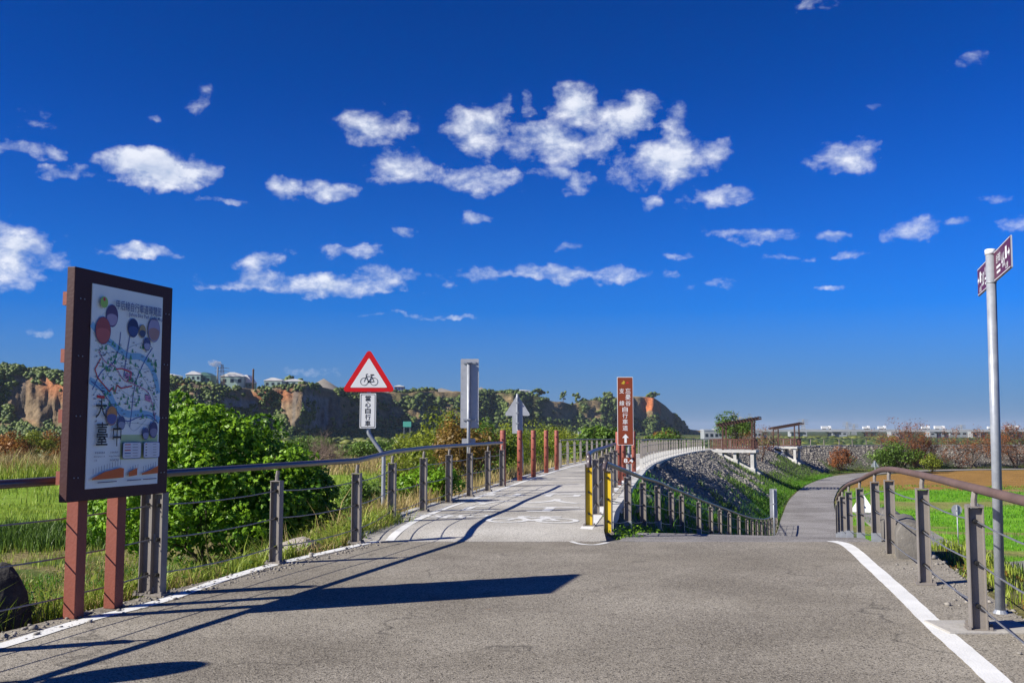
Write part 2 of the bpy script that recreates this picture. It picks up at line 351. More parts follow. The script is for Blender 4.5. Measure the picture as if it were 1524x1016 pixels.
# dusty verges beside the roads
vg = sstep(1.4, .15, FREE) * (FREE > -.2) * (Y < 60); colr = lerp3(colr, (.17, .15, .12), vg * .75 * sstep(.3, .5, n_b))
me = bpy.data.meshes.new('ground'); me.vertices.add(ny * nx); me.vertices.foreach_set('co', np.stack([X, Y, Z], -1).astype(np.float32).ravel())
me.loops.add(F.size); me.loops.foreach_set('vertex_index', F.astype(np.int32).ravel()); me.polygons.add(len(F)); me.polygons.foreach_set('loop_start', np.arange(0, F.size, 4, dtype=np.int32)); me.update(calc_edges=True)
ca = me.color_attributes.new('zone', 'FLOAT_COLOR', 'POINT'); ca.data.foreach_set('color', np.concatenate([colr, np.ones(X.shape + (1,))], -1).astype(np.float32).ravel())
gm = bpy.data.materials.new('ground_soil_and_grass'); gm.use_nodes = True; t = gm.node_tree; b = t.nodes['Principled BSDF']; b.inputs['Roughness'].default_value = .95; b.inputs['Specular IOR Level'].default_value = .1
at = t.nodes.new('ShaderNodeAttribute'); at.attribute_name = 'zone'; co = t.nodes.new('ShaderNodeTexCoord')
def gn(scale, det):
    n = t.nodes.new('ShaderNodeTexNoise'); n.inputs['Scale'].default_value = scale; n.inputs['Detail'].default_value = det; n.inputs['Roughness'].default_value = .65; t.links.new(co.outputs['Object'], n.inputs['Vector']); return n.outputs[0]
def mulcol(src, fac, lo, hi):
    mr = t.nodes.new('ShaderNodeMapRange'); mr.inputs[1].default_value = .3; mr.inputs[2].default_value = .7; mr.inputs[3].default_value = lo; mr.inputs[4].default_value = hi; t.links.new(fac, mr.inputs[0])
    mx = t.nodes.new('ShaderNodeMix'); mx.data_type = 'RGBA'; mx.blend_type = 'MULTIPLY'; mx.inputs[0].default_value = 1; t.links.new(src, mx.inputs[6]); t.links.new(mr.outputs[0], mx.inputs[7]); return mx.outputs[2]
c1 = mulcol(mulcol(at.outputs['Color'], gn(6, 8), .6, 1.35), gn(.5, 6), .75, 1.2)
t.links.new(c1, b.inputs['Base Color'])
bp = t.nodes.new('ShaderNodeBump'); bp.inputs['Strength'].default_value = .9; bp.inputs['Distance'].default_value = .12; t.links.new(gn(5, 9), bp.inputs['Height']); t.links.new(bp.outputs[0], b.inputs['Normal'])
tag(link('ground', me, gm, None, True), 'rough green and brown ground of fields and verges', 'ground', kind='structure')
# ------------------------------------------------------------------ road surfaces
def roadmat(name, c_lo, c_hi, c_chip, rust=0.0, crack=0.5, grain=60.0):
    m = bpy.data.materials.new(name); m.use_nodes = True; t = m.node_tree; b = t.nodes['Principled BSDF']; b.inputs['Roughness'].default_value = .9; b.inputs['Specular IOR Level'].default_value = .25
    co = t.nodes.new('ShaderNodeTexCoord'); V_ = co.outputs['Object']
    def nz(sc, d, ro=.6):
        n = t.nodes.new('ShaderNodeTexNoise'); n.inputs['Scale'].default_value = sc; n.inputs['Detail'].default_value = d; n.inputs['Roughness'].default_value = ro; t.links.new(V_, n.inputs['Vector']); return n.outputs[0]
    def ramp(src, p0, p1, c0=(0, 0, 0), c1=(1, 1, 1)):
        r = t.nodes.new('ShaderNodeValToRGB'); e = r.color_ramp.elements; e[0].position = p0; e[1].position = p1; e[0].color = (*c0, 1); e[1].color = (*c1, 1); t.links.new(src, r.inputs[0]); return r.outputs[0]
    def mix(f, a, c, bt='MIX'):
        x = t.nodes.new('ShaderNodeMix'); x.data_type = 'RGBA'; x.blend_type = bt
        if isinstance(f, float): x.inputs[0].default_value = f
        else: t.links.new(f, x.inputs[0])
        for k, s in ((6, a), (7, c)):
            if isinstance(s, tuple): x.inputs[k].default_value = (*s, 1)
            else: t.links.new(s, x.inputs[k])
        return x.outputs[2]
    c = ramp(nz(.45, 9, .68), .36, .64, c_lo, c_hi)
    vor = t.nodes.new('ShaderNodeTexVoronoi'); vor.inputs['Scale'].default_value = grain; t.links.new(V_, vor.inputs['Vector'])
    sepc = t.nodes.new('ShaderNodeSeparateColor'); t.links.new(vor.outputs['Color'], sepc.inputs[0])
    c = mix(ramp(sepc.outputs[0], .55, .95), c, c_chip)
    c = mix(ramp(sepc.outputs[1], .72, .95), c, tuple(k * .35 for k in c_lo))
    c = mix(.5, c, ramp(nz(34, 8, .75), .3, .7, (.58, .58, .58), (1.28, 1.28, 1.28)), 'MULTIPLY')
    c = mix(.6, c, ramp(nz(.3, 6, .62), .40, .60, (.62, .60, .57), (1.15, 1.15, 1.15)), 'MULTIPLY')
    c = mix(ramp(nz(3.1, 6, .7), .60, .76), c, tuple(k * .55 for k in c_lo))
    if rust: c = mix(ramp(nz(1.7, 5), .70, .78), c, (.30, .13, .05))
    if crack:
        wn_ = t.nodes.new('ShaderNodeTexNoise'); wn_.inputs['Scale'].default_value = 1.6; wn_.inputs['Detail'].default_value = 6; t.links.new(V_, wn_.inputs['Vector'])
        ad = t.nodes.new('ShaderNodeVectorMath'); ad.operation = 'MULTIPLY_ADD'; t.links.new(wn_.outputs['Color'], ad.inputs[0]); ad.inputs[1].default_value = (1.2, 1.2, 0); t.links.new(V_, ad.inputs[2])
        v2 = t.nodes.new('ShaderNodeTexVoronoi'); v2.feature = 'DISTANCE_TO_EDGE'; v2.inputs['Scale'].default_value = .21; t.links.new(ad.outputs[0], v2.inputs['Vector'])
        ck = ramp(v2.outputs['Distance'], .002, .006, (1, 1, 1), (0, 0, 0)); gate = ramp(nz(.8, 3), .48, .56)
        ck = mix(1.0, ck, gate, 'MULTIPLY'); ck = mix(1.0, ck, (crack,) * 3, 'MULTIPLY'); c = mix(ck, c, (.025, .022, .02))
    t.links.new(c, b.inputs['Base Color'])
    bp = t.nodes.new('ShaderNodeBump'); bp.inputs['Strength'].default_value = .55; bp.inputs['Distance'].default_value = .012
    hh = mix(.5, vor.outputs['Distance'], nz(40, 6)); t.links.new(hh, bp.inputs['Height']); t.links.new(bp.outputs[0], b.inputs['Normal'])
    MATS[name] = m; return m
M_ROAD = roadmat('worn_aggregate_asphalt', (.20, .178, .146), (.325, .294, .242), (.42, .383, .32), rust=1.0, crack=.5, grain=95)
M_PATH = roadmat('broom_finished_concrete', (.46, .44, .40), (.55, .525, .475), (.6, .575, .525), crack=0, grain=120)
M_LANE = roadmat('grey_lane_asphalt', (.25, .235, .23), (.31, .295, .285), (.36, .345, .33), crack=.4, grain=60)
M_PAINT = mat('white_road_paint', (.78, .78, .76), (.66, .66, .64), 3, .75, .2, 60, wear=(.22, .21, .2), wear_at=.66)
M_PAINTW = mat('worn_white_road_paint', (.72, .72, .71), (.6, .6, .58), 6, .8, .2, 60, wear=(.46, .44, .41), wear_at=.54)
def sheet(name, rows, m, cols=8, lift=0.0, wob=0.0, thick=0.0):
    """rows of (left, right) points joined into a strip"""
    V = []; F_ = []
    for i, (a, b_) in enumerate(rows):
        a, b_ = np.array(a), np.array(b_)
        for k in range(cols + 1):
            p = a + (b_ - a) * k / cols; z = p[2] + lift
            if wob: z += wob * (float(fbm(p[0] * .8, p[1] * .8, 9, 3)) - .5)
            V.append((p[0], p[1], z))
    n = cols + 1
    for i in range(len(rows) - 1):
        for k in range(cols): F_.append((i * n + k, i * n + k + 1, (i + 1) * n + k + 1, (i + 1) * n + k))
    if thick:                                # edge skirts
        for k in (0, cols):
            o = len(V)
            for i in range(len(rows)): p = V[i * n + k]; V.append(p); V.append((p[0], p[1], p[2] - thick))
            for i in range(len(rows) - 1):
                q = (o + 2 * i, o + 2 * i + 2, o + 2 * i + 3, o + 2 * i + 1); F_.append(q if k == 0 else q[::-1])
        for i in (0, len(rows) - 1):
            o = len(V)
            for k in range(n): p = V[i * n + k]; V.append(p); V.append((p[0], p[1], p[2] - thick))
            for k in range(cols): F_.append((o + 2 * k, o + 2 * k + 2, o + 2 * k + 3, o + 2 * k + 1))
    return npmesh(name, np.array(V), np.array(F_), m, smooth=True)
def offs(line, d):
    T = np.gradient(line[:, :2], axis=0); T /= np.linalg.norm(T, axis=1)[:, None]
    o = line.copy(); o[:, 0] += T[:, 1] * d; o[:, 1] -= T[:, 0] * d; return o
rows = [((float(pad_l(np.array(y))) - .1, y, 0), (float(pad_r(np.array(y))) + .25, y, 0)) for y in np.linspace(-13, 14.72, 80)]
tag(sheet('road_junction', rows, M_ROAD, 24, thick=.12), 'worn aggregate road surface in front of the bike path', 'road', kind='structure')
keep = RAMP[:, 1] < 175
rl, rr = offs(RAMP, -RHALF), offs(RAMP, RHALF)
rows = [(rl[i], rr[i]) for i in range(len(RAMP)) if keep[i] or True]
tag(sheet('side_lane', rows, M_LANE, 8, lift=-.006, thick=.1), 'narrow grey lane running down to the fields', 'lane', kind='structure')
dl, dr = offs(DIKE, -HALF), offs(DIKE, HALF)
dl[0] = (-2.15, 14.74, 0); dr[0] = (1.25, 14.74, 0); dl[1:4, 0] = np.minimum(dl[1:4, 0], -2.0)
tag(sheet('bike_path', [(dl[i], dr[i]) for i in range(len(DIKE))], M_PATH, 10, lift=.004, thick=.16), 'pale concrete bike path along the dike top', 'path', kind='structure')
# painted edge lines
def ribbon(name, pts, w, m, lift, label, jag=.012):
    L_ = spline(pts, 10); a, c = offs(L_, -w / 2), offs(L_, w / 2)
    for i in range(len(L_)):
        k = w * min(jag, .008) * 2.5; a[i, 0] += random.uniform(-k, k); c[i, 0] += random.uniform(-k, k)
    return tag(sheet(name, [(a[i], c[i]) for i in range(len(L_))], m, 1, lift=lift), label, 'road marking', kind='structure')
ribbon('painted_line', [G(-190, 1016)] + [G(*p) for p in ((15, 957), (120, 925), (240, 894), (330, 863), (400, 842), (480, 823), (572, 803))], .15, M_PAINT, .005, 'white edge line beside the map board posts')
ribbon('painted_line', [G(*p) for p in ((1238, 805), (1262, 812), (1300, 845), (1345, 886), (1395, 934), (1450, 982), (1500, 1028), (1560, 1085))], .17, M_PAINT, .005, 'broad white edge line along the curved railing', .02)
i0 = 1; Lp = offs(DIKE, -HALF + .42); ribbon('painted_line', [tuple(Lp[i]) for i in range(0, 110, 5)], .13, M_PAINT, .009, 'white line along the shrub side of the bike path', .01)
ribbon('painted_line', [(1.02, 14.78, 0), (1.05, 15.3, .03), (1.2, 16.1, .08), (1.38, 17.2, .1), (1.52, 18.2, .1)] + [tuple(offs(DIKE, HALF - .3)[i]) for i in range(26, 110, 6)], .2, M_PAINT, .009, 'white line along the ramp side of the bike path', .01)
ribbon('painted_line', [G(846, 804), G(862, 809), G(885, 810.5), G(905, 807)], .08, M_PAINTW, .005, 'short curved white line at the foot of the path')
ribbon('painted_line', [(2.05, 16.3, -.07), (2.5, 17.8, -.2), (3.0, 19.2, -.35), (3.6, 21.2, -.57)], .1, M_PAINTW, .012, 'thin white line at the top of the ramp', .02)
# bicycle and lettering painted on the path
def painted(name, mb, cx, cy, rz, length, label):
    """mb drawn in x,z; z stretched away along the road"""
    V = np.array(mb.v); ca_, sa_ = math.cos(rz), math.sin(rz)
    x = V[:, 0]; l = V[:, 2] * length; wx = cx + x * ca_ - l * sa_; wy = cy + x * sa_ + l * ca_
    zz = near(DIKE, wx, wy)[1] + .0065 + .004
    me = bpy.data.meshes.new(name); me.from_pydata(list(zip(wx, wy, zz)), [], mb.f); me.update()
    return tag(link(name, me, M_PAINTW), label, 'road marking', kind='structure')
def bike(mb, w, y, k=.06, lw=.8):
    s = w; r = .24 * s; A, B = (-.26 * s - .0, -.12 * s), (.30 * s, -.12 * s)
    mb.ring(A, r * .88, k * lw, y); mb.ring(B, r * .88, k * lw, y)
    bb = (.0, -.14 * s); hd = (-.14 * s, .18 * s); st = (.16 * s, .17 * s)
    for a, b_ in ((A, hd), (hd, st), (hd, bb), (bb, st), (st, B), (bb, B), (st, (st[0] + .02 * s, st[1] + .09 * s)), (hd, (hd[0] - .02 * s, hd[1] + .1 * s))):
        mb.stroke([a, b_], k, y)
    mb.stroke([(st[0] - .06 * s, st[1] + .1 * s), (st[0] + .12 * s, st[1] + .1 * s)], k * 1.6, y)
    mb.stroke([(hd[0] - .02 * s, hd[1] + .1 * s), (hd[0] + .07 * s, hd[1] + .14 * s)], k, y)
    mb.flat([(bb[0] + .05 * s * math.cos(a), bb[1] + .05 * s * math.sin(a)) for a in np.linspace(0, 6.28, 9)[:-1]], y); return mb
mb = MB(); bike(mb, 1.5, 0, .1, 1.0); painted('painted_bicycle', mb, *G(791, 776, .06)[:2], -.12, 1.15, 'worn white bicycle painted on the ramp side of the path')
mb = MB(); bike(mb, 1.2, 0, .09, 1.0); painted('painted_bicycle', mb, *G(677, 771, .07)[:2], math.pi - .12, .95, 'worn white bicycle painted upside down on the shrub side')
for ch, px, py, w, h, fl, lb in (('丁', 814, 758, 1.15, 1.2, 0, 'worn painted T shaped stroke nearest the painted bicycle'), ('人', 826, 746, 1.15, 1.3, 0, 'worn painted character like a man on the path'), ('行', 838, 736.5, 1.2, 1.3, 0, 'worn painted character for walk farthest from the bicycle'),
                        ('丁', 700, 757, 1.1, 1.1, 1, 'worn T shaped stroke painted in the railing shadow grid'), ('人', 722, 748, 1.1, 1.2, 1, 'worn upside down character in the railing shadow grid'), ('行', 750, 737, 1.1, 1.3, 1, 'worn upside down character farthest along the shadow grid')):
    mb = MB(); put_text(mb, ch, 0, 0, w, h, 0, .03); painted('painted_character', mb, *G(px, py, .1)[:2], -.14 + math.pi * fl, 1.0, lb)

# lower roads and water beyond the verges
def flatpatch(name, pts, z, m, label, cat, lift=.03):
    V = [(p[0], p[1], 0) for p in pts]; zz = np.array([z] * len(V))
    me = bpy.data.meshes.new(name); me.from_pydata([(v[0], v[1], z + lift) for v in V], [], [tuple(range(len(V)))]); me.update()
    return tag(link(name, me, m), label, cat, kind='structure')
def strip(name, pts, half, m, label, cat, lift=.05, sag=0):
    L_ = spline([(p[0], p[1], 0) for p in pts], 8); a, c = offs(L_, -half), offs(L_, half); rows = []
    for i in range(len(L_)):
        qx = np.linspace(a[i, 0], c[i, 0], 5); qy = np.linspace(a[i, 1], c[i, 1], 5); z = max(tzs(qx, qy)) + lift
        rows.append(((a[i, 0], a[i, 1], z), (c[i, 0], c[i, 1], z)))
    return tag(sheet(name, rows, m, 4, thick=.15), label, cat, kind='structure')
M_WATER = mat('still_water', (.05, .075, .09), (.03, .05, .06), 2, .08, .15, 5, spec=.6)
LOWR = [(20.2, 26), (20.3, 36), (20.9, 44), (22, 53), (24, 63), (27.5, 78)]
strip('lower_road', LOWR, 1.5, M_LANE, 'narrow grey road at the foot of the embankment', 'road', .06)
strip('lower_road', [(21.5, 45.5), (30, 47.8), (45, 50), (70, 53)], 1.3, M_LANE, 'grey farm track branching off into the green field', 'road', .05)
strip('lower_road', [(-48, 33), (-34, 34), (-25, 35), (-19, 37.2)], 1.4, M_LANE, 'blue grey field road beyond the grass bank', 'road', .06)
flatpatch('pond', [(-12, 92), (-9.2, 89), (-5, 90), (-3.4, 94), (-5.2, 99), (-9.5, 101), (-13, 98)], -2.82, M_WATER, 'small blue pond in the green meadow', 'pond', .12)
#@@OBJ1BEGIN
# ------------------------------------------------------------------ railings
M_POST = mat('grey_brown_post_paint', (.26, .232, .208), (.20, .18, .163), 5, .55, .08, 60, wear=(.20, .17, .14), wear_at=.72)
M_RAILL = mat('blue_brown_rail_paint', (.10, .075, .075), (.075, .055, .058), 3, .32, spec=.7)
M_RAILR = mat('weathered_maroon_rail_paint', (.15, .098, .085), (.11, .072, .063), 4, .68, .05, 40, wear=(.30, .24, .22), wear_at=.67, spec=.25)
M_STEEL = mat('galvanised_steel', (.38, .40, .43), (.28, .30, .34), 14, .45, .05, 50, metal=.25)
M_CABLE = mat('steel_cable', (.30, .30, .31), (.2, .2, .21), 30, .4, metal=.5)
M_BOLT = mat('dark_bolt', (.03, .03, .032), (.02, .02, .02), 20, .4, metal=.3)
M_YEL = mat('chipped_yellow_paint', (.72, .50, .02), (.62, .40, .015), 6, .5, .1, 50, wear=(.10, .085, .07), wear_at=.64)
M_CONC = mat('pale_concrete', (.42, .40, .37), (.31, .295, .27), 3, .9, .35, 25)
M_CONCD = mat('stained_concrete', (.20, .185, .165), (.10, .092, .082), 2.5, .95, .6, 18, wear=(.30, .28, .25), wear_at=.6)
M_CURB = mat('white_concrete_edge', (.62, .61, .58), (.48, .47, .44), 3, .85, .2, 25)
PH = .98; HOLES = (.20, .54, .87)
def post_mesh():
    m = MB(); d = .1
    for sx in (-1, 1): m.box((sx * .058, 0, PH / 2), (.009, d, PH))
    m.box((0, 0, PH / 2 - .004), (.107, .009, PH - .01)); m.box((0, 0, PH + .006), (.128, d + .008, .01))
    m.box((0, 0, .012), (.2, .17, .02))
    for sx in (-1, 1):
        for sy in (-1, 1): m.box((sx * .08, sy * .065, .03), (.022, .022, .03))
    return m
def mesh_of(mb, name, m):
    me = bpy.data.meshes.new(name); me.from_pydata(mb.v, [], mb.f); me.update(); me.materials.append(m); return me
ME_POST = mesh_of(post_mesh(), 'post', M_POST)
ME_POSTY = mesh_of(MB().box((0, -.006, PH / 2), (.1, .012, PH - .05)), 'yellow_panel', M_YEL)
ME_BRK = mesh_of(MB().tube([(0, 0, PH + .01), (0, .0, PH + .06), (.012, 0, PH + .13)], .024, 8), 'bracket', M_POST)
mbb = MB()
mbb.tube([(0, -.045, 0), (0, -.03, 0), (0, .03, 0), (0, .045, 0)], [.012, .02, .02, .012], 8)
ME_BOLT = mesh_of(mbb, 'bolt', M_BOLT)
ME_SLEEVE = mesh_of(MB().box((0, 0, .11), (.135, .115, .2)), 'sleeve', M_STEEL)
ME_SLEEVEW = mesh_of(MB().box((0, 0, .2), (.125, .13, .46)), 'sleeve', M_CURB)
ME_FAR = mesh_of(MB().box((0, 0, .5), (.1, .1, 1.0)).box((0, 0, 1.04), (.03, .03, .14)), 'post', M_POST)
def child(name, me, parent, loc=(0, 0, 0), rz=0.0):
    o = bpy.data.objects.new(name, me); COL.objects.link(o); o.parent = parent; o.location = loc; o.rotation_euler = (0, 0, rz); return o
def railing(name, pts, label, rail_m, rail_h=1.15, yellow=(), doubles=(), sleeve=None, far=False, group=None, bolts=True, cables=True, rail_ext=None, rad=.038, smooth_rail=True, inline=False):
    pts = [Vector(p) for p in pts]; root = thing(name, pts[0], 0, label, 'railing', group); o0 = pts[0]
    for i, p in enumerate(pts):
        t = pts[min(i + 1, len(pts) - 1)] - pts[max(i - 1, 0)]; rz = math.atan2(t.y, t.x) - math.pi / 2
        for k in ((-.062, .062) if i in doubles else (0,)):
            off = Vector((math.cos(rz) * k, math.sin(rz) * k, 0)) if not inline else Vector((-math.sin(rz) * k * 1.4 + math.cos(rz) * k * .3, math.cos(rz) * k * 1.4 + math.sin(rz) * k * .3, 0))
            q = child('post', ME_FAR if far else ME_POST, root, p - o0 + off, rz)
            if not far:
                child('bracket', ME_BRK, q)
                if i in yellow: child('yellow_panel', ME_POSTY, q)
                if sleeve and i in sleeve: child('sleeve', ME_SLEEVE, q)
                if bolts:
                    for h in HOLES: child('bolt', ME_BOLT, q, (0, 0, h))
            elif sleeve: child('sleeve', ME_SLEEVEW, q)
        if i in doubles:
            for h in (.04, .55, .97): d = MB().box((0, 0, h), (.05, .03, .08)).build('spacer_plate', M_STEEL, root); d.location = p - o0; d.rotation_euler = (0, 0, rz)
    rp = [p - o0 + Vector((0, 0, rail_h)) for p in pts]
    if rail_ext: rp = [Vector(e) - o0 for e in rail_ext[0]] + rp + [Vector(e) - o0 for e in rail_ext[1]]
    if smooth_rail and len(rp) > 2: rp = [Vector(v) for v in spline([tuple(v) for v in rp], 6)]
    MB().tube(rp, rad, 12).build('handrail', rail_m, root, True)
    if cables:
        for h in HOLES:
            cp = []
            for a, b_ in zip(pts, pts[1:]):
                for k in range(4):
                    s = k / 4; c = a.lerp(b_, s) - o0; cp.append(c + Vector((0, 0, h - .03 * 4 * s * (1 - s) * (.6 if far else 1))))
            cp.append(pts[-1] - o0 + Vector((0, 0, h)))
            MB().tube(cp, .0075 if not far else .009, 5).build('cable', M_CABLE, root, True)
    return root
def L0(px, py, z=0.): return G(px, py, z)
# along the junction and the near end of the path
lf = [(-5.75, 2.4, 0), (-5.03, 4.85, 0), (-4.3, 7.3, 0), L0(226, 885), L0(410, 838), L0(530, 808), G(583, 778, .07), G(630, 761, .1), G(668, 748, .1), G(699, 739, .1), G(726, 731, .1), G(747, 724, .1)]
railing('cable_railing', lf, 'grey cable railing with dark round handrail behind the map board', M_RAILL, 1.17, doubles=(3,), smooth_rail=False)
# path, ramp side, starts with a yellow post
pr = [G(877, 783, .08), G(887, 766, .1), G(896.6, 754, .1), G(903.5, 743, .1), G(910, 734, .1), G(916, 726, .1)]
railing('cable_railing', pr, 'short cable railing with yellow end post beside the tall brown sign', M_RAILL, 1.14, yellow=(0,), rail_ext=([(1.2, 15.85, 1.02), (1.21, 15.9, 1.15)], []))
# down the ramp
ramp_l = [(1.5, 15.9, -.01), (2.07, 18.2, -.22), (2.68, 20.8, -.45), (3.28, 22.9, -.64), (3.98, 25.4, -.92), (4.6, 27.6, -1.15)]
rl2 = offs(RAMP, -RHALF - .12)
cur = Vector(ramp_l[-1]); accd = 0; prev = None
for i in range(len(rl2)):
    if rl2[i, 1] < 28.2 or rl2[i, 1] > 66: continue
    p = Vector(rl2[i]);
    if (p - cur).length >= 2.3: ramp_l.append(tuple(p)); cur = p
railing('cable_railing', ramp_l, 'long cable railing descending the ramp below the stone slope', M_RAILL, 1.08, yellow=(0,), sleeve=(1, 3, 6, 9, 11), rail_ext=([(1.42, 15.6, 1.0), (1.45, 15.7, 1.08)], []))
# right hand curved railing
rf = [(2.55, 3.2, 0), (3.15, 5.65, 0), G(1457, 936), G(1377, 869), G(1326.5, 828, -.04), (5.6, 15.7, -.18), (6.22, 18.2, -.42), (6.85, 20.7, -.63), (7.5, 23.1, -.88), (8.2, 25.5, -1.14), (8.95, 28, -1.42), (9.75, 30.4, -1.7)]
railing('cable_railing', rf, 'curving cable railing with weathered maroon handrail by the signpost', M_RAILR, 1.13, doubles=(2,), sleeve=(5, 6, 7, 8, 9, 10), rad=.037, inline=True)
def along(line, y0, y1, step, first=None):
    o = []; cur = None
    for p in line:
        if p[1] < y0 or p[0] > y1: continue
        v = Vector(p)
        if cur is None or (v - cur).length >= step: o.append(tuple(v)); cur = v
    return o
dense = lambda L_: spline([tuple(p) for p in L_], 3)
lfar = along(dense(offs(DIKE, -HALF + .12)), 41, 34, 2.0)
railing('cable_railing', lfar, 'far cable railing on the field side of the bending path', M_POST, 1.1, far=True, rad=.03)
rfar = along(dense(offs(DIKE, HALF - .1)), 38.8, 18.9, 2.0)
railing('cable_railing', rfar, 'white footed railing on top of the shaded stone slope', M_POST, 1.1, far=True, sleeve=True, rad=.03)
r3 = along(dense(offs(DIKE, HALF - .1)), 110, 150, 3.0); r3 = [p for p in r3 if p[1] > 151]
railing('cable_railing', r3, 'distant railing along the far bend of the dike', M_POST, 1.1, far=True, rad=.035)
# concrete edging of the path top
def edging(name, line, y0, y1, d, w, h, label):
    L_ = [p for p in offs(line, d) if y0 <= p[1] <= y1]; L_ = np.array(L_); a, c = offs(L_, -w / 2), offs(L_, w / 2)
    m = MB(); n = len(L_)
    for i in range(n):
        for q, z in ((a, -.2), (a, h), (c, h), (c, -.2)): m.v.append((q[i, 0], q[i, 1], q[i, 2] + z))
    for i in range(n - 1):
        for k in range(3): m.f.append((i * 4 + k, i * 4 + k + 1, (i + 1) * 4 + k + 1, (i + 1) * 4 + k))
    m.f += [(0, 1, 2, 3), ((n - 1) * 4 + 3, (n - 1) * 4 + 2, (n - 1) * 4 + 1, (n - 1) * 4)]
    return tag(m.build(name, M_CURB), label, 'kerb', kind='structure')
edging('kerb', DIKE, 16.5, 200, HALF + .07, .16, .05, 'white concrete edge along the top of the stone slope')
edging('kerb', DIKE, 15.3, 60, -HALF - .06, .14, .03, 'pale concrete edge on the shrub side of the path')
# nose wedge between path and ramp
nw = thing('concrete_nose', (1.35, 15.2, -.05), 0, 'grey concrete wedge at the split between path and ramp', 'kerb')
MB().add([(-.1, -.44, .045), (.42, -.42, .045), (.78, 2.2, -.16), (.3, 2.35, .14), (-.1, -.44, -.2), (.42, -.42, -.2), (.78, 2.2, -.4), (.3, 2.35, -.3)], [(0, 1, 2, 3), (4, 7, 6, 5), (0, 4, 5, 1), (1, 5, 6, 2), (2, 6, 7, 3), (3, 7, 4, 0)]).build('wedge', M_CONCD, nw)
# ------------------------------------------------------------------ red posts
M_RED = mat('faded_red_post_paint', (.36, .105, .075), (.27, .075, .055), 5, .6, .1, 30, wear=(.42, .2, .15), wear_at=.7)
RPL = ['red round post joined to the end of the grey railing', 'second red round post after the end of the grey railing', 'third red round post after the end of the grey railing', 'fourth red round post after the end of the grey railing', 'last red round post before the far cable railing']
RPR = ['red round post rising beside the brown sign panel', 'red round post behind the number plate of the brown sign', 'red round post at the start of the white footed railing']
def red_post(loc, h, side, k):
    o = thing('red_post', loc, 0, (RPL if side else RPR)[k], 'bollard', 'red posts on the shrub side' if side else 'red posts behind the brown sign')
    m = MB(); m.tube([(0, 0, -.1), (0, 0, h - .02), (0, 0, h)], [.082, .08, .07], 14); m.build('shaft', M_RED, o, True)
    for z in (.2, .55, .9, 1.25):
        MB().tube([(-.02, -.075, z), (-.02, -.1, z)], .022, 8).build('bolt', M_BOLT, o)
        if z > .3: MB().tube([(0, 0, z + .16), (0, 0, z + .175)], .084, 14).build('band', M_RED, o)
    return o
for k, (px, py) in enumerate(((748.5, 723), (773.6, 715), (794, 709.5), (813, 703.5), (828.5, 699))): p = G(px, py, .1); red_post(p, 1.5, 1, k)
for k, (px, py) in enumerate(((914.5, 722), (925.5, 715), (941.5, 702))): p = G(px, py, .1); red_post((p[0] + (.12 if px < 920 else .05), p[1], .06), 1.5, 0, k)

# ------------------------------------------------------------------ signs
M_SRED = mat('red_sign_sheeting', (.72, .012, .015), (.66, .01, .012), 4, .4)
M_SWHITE = mat('white_sign_sheeting', (.86, .86, .85), (.80, .80, .79), 4, .4)
M_BLACK = mat('black_print', (.012, .012, .014), (.01, .01, .01), 4, .5)
M_BROWN = mat('brown_sign_sheeting', (.25, .052, .018), (.225, .046, .016), 3, .45)
M_ALU = mat('dull_aluminium_back', (.50, .51, .53), (.42, .43, .45), 7, .5, .05, 30, metal=.3)
M_PURPLE = mat('plum_sign_sheeting', (.105, .012, .05), (.085, .01, .042), 3, .45)
M_YG = mat('yellow_logo_print', (.6, .42, .03)); M_RDP = mat('red_logo_print', (.55, .03, .03))
def round_poly(pts, r, n=5):
    o = []; k = len(pts)
    for i in range(k):
        p0, p, p1 = Vector(pts[i - 1]), Vector(pts[i]), Vector(pts[(i + 1) % k]); a = (p0 - p).normalized(); b_ = (p1 - p).normalized()
        ang = a.angle(b_); d = r / math.tan(ang / 2); c = p + (a + b_).normalized() * (r / math.sin(ang / 2)); s, e = p + a * d, p + b_ * d
        a0 = math.atan2((s - c).y, (s - c).x); a1 = math.atan2((e - c).y, (e - c).x); da = (a1 - a0 + math.pi) % (2 * math.pi) - math.pi
        o += [(c.x + r * math.cos(a0 + da * t / n), c.y + r * math.sin(a0 + da * t / n)) for t in range(n + 1)]
    return o
def tri(w, r): h = w * .80; return round_poly([(-w / 2, -h * .36), (w / 2, -h * .36), (0, h * .64)], r)
def rect(w, h, r=.02): return round_poly([(-w / 2, -h / 2), (w / 2, -h / 2), (w / 2, h / 2), (-w / 2, h / 2)], r, 3)
# triangle warning sign
b0 = G(570, 776, 0.0); D0 = b0[1]
s = thing('warning_sign', b0, R(2), 'red and white triangle bicycle warning sign on a bent grey pole', 'sign')
MB().box((-.06, 0, -.2), (.5, .45, .5)).build('footing', M_CONC, s, bevel=.02)
cxs = AT(549, 600, D0)[0] - b0[0]; zT = AT(549, 582, D0)[2]; zP0 = AT(549, 637, D0)[2]
MB().tube(spline([(0, 0, 0), (0, 0, .9), (0, 0, 1.1), (-.03, 0, 1.2), (cxs * .8, 0, 1.47), (cxs, 0, 1.58), (cxs, 0, 1.8), (cxs, 0, zT + .45)], 5), .036, 12).build('pole', M_STEEL, s, True)
zc = zT + .80 * .92 * .36
def at_(o, loc, rot=None): o.location = loc; return o
e = MB().prism(tri(.96, .05), -.05, -.047).build('border', M_SRED, s); at_(e, (cxs, 0, zc))
at_(MB().prism(tri(.96, .05), -.0465, -.038).build('backing', M_ALU, s), (cxs, 0, zc))
f = at_(MB().flat(tri(.66, .012)[::-1], -.053).build('face', M_SWHITE, e), (0, 0, -.012))
bike(MB(), .31, -.056, .011, .75).build('bicycle_pictogram', M_BLACK, e).location = (0, 0, -.06)
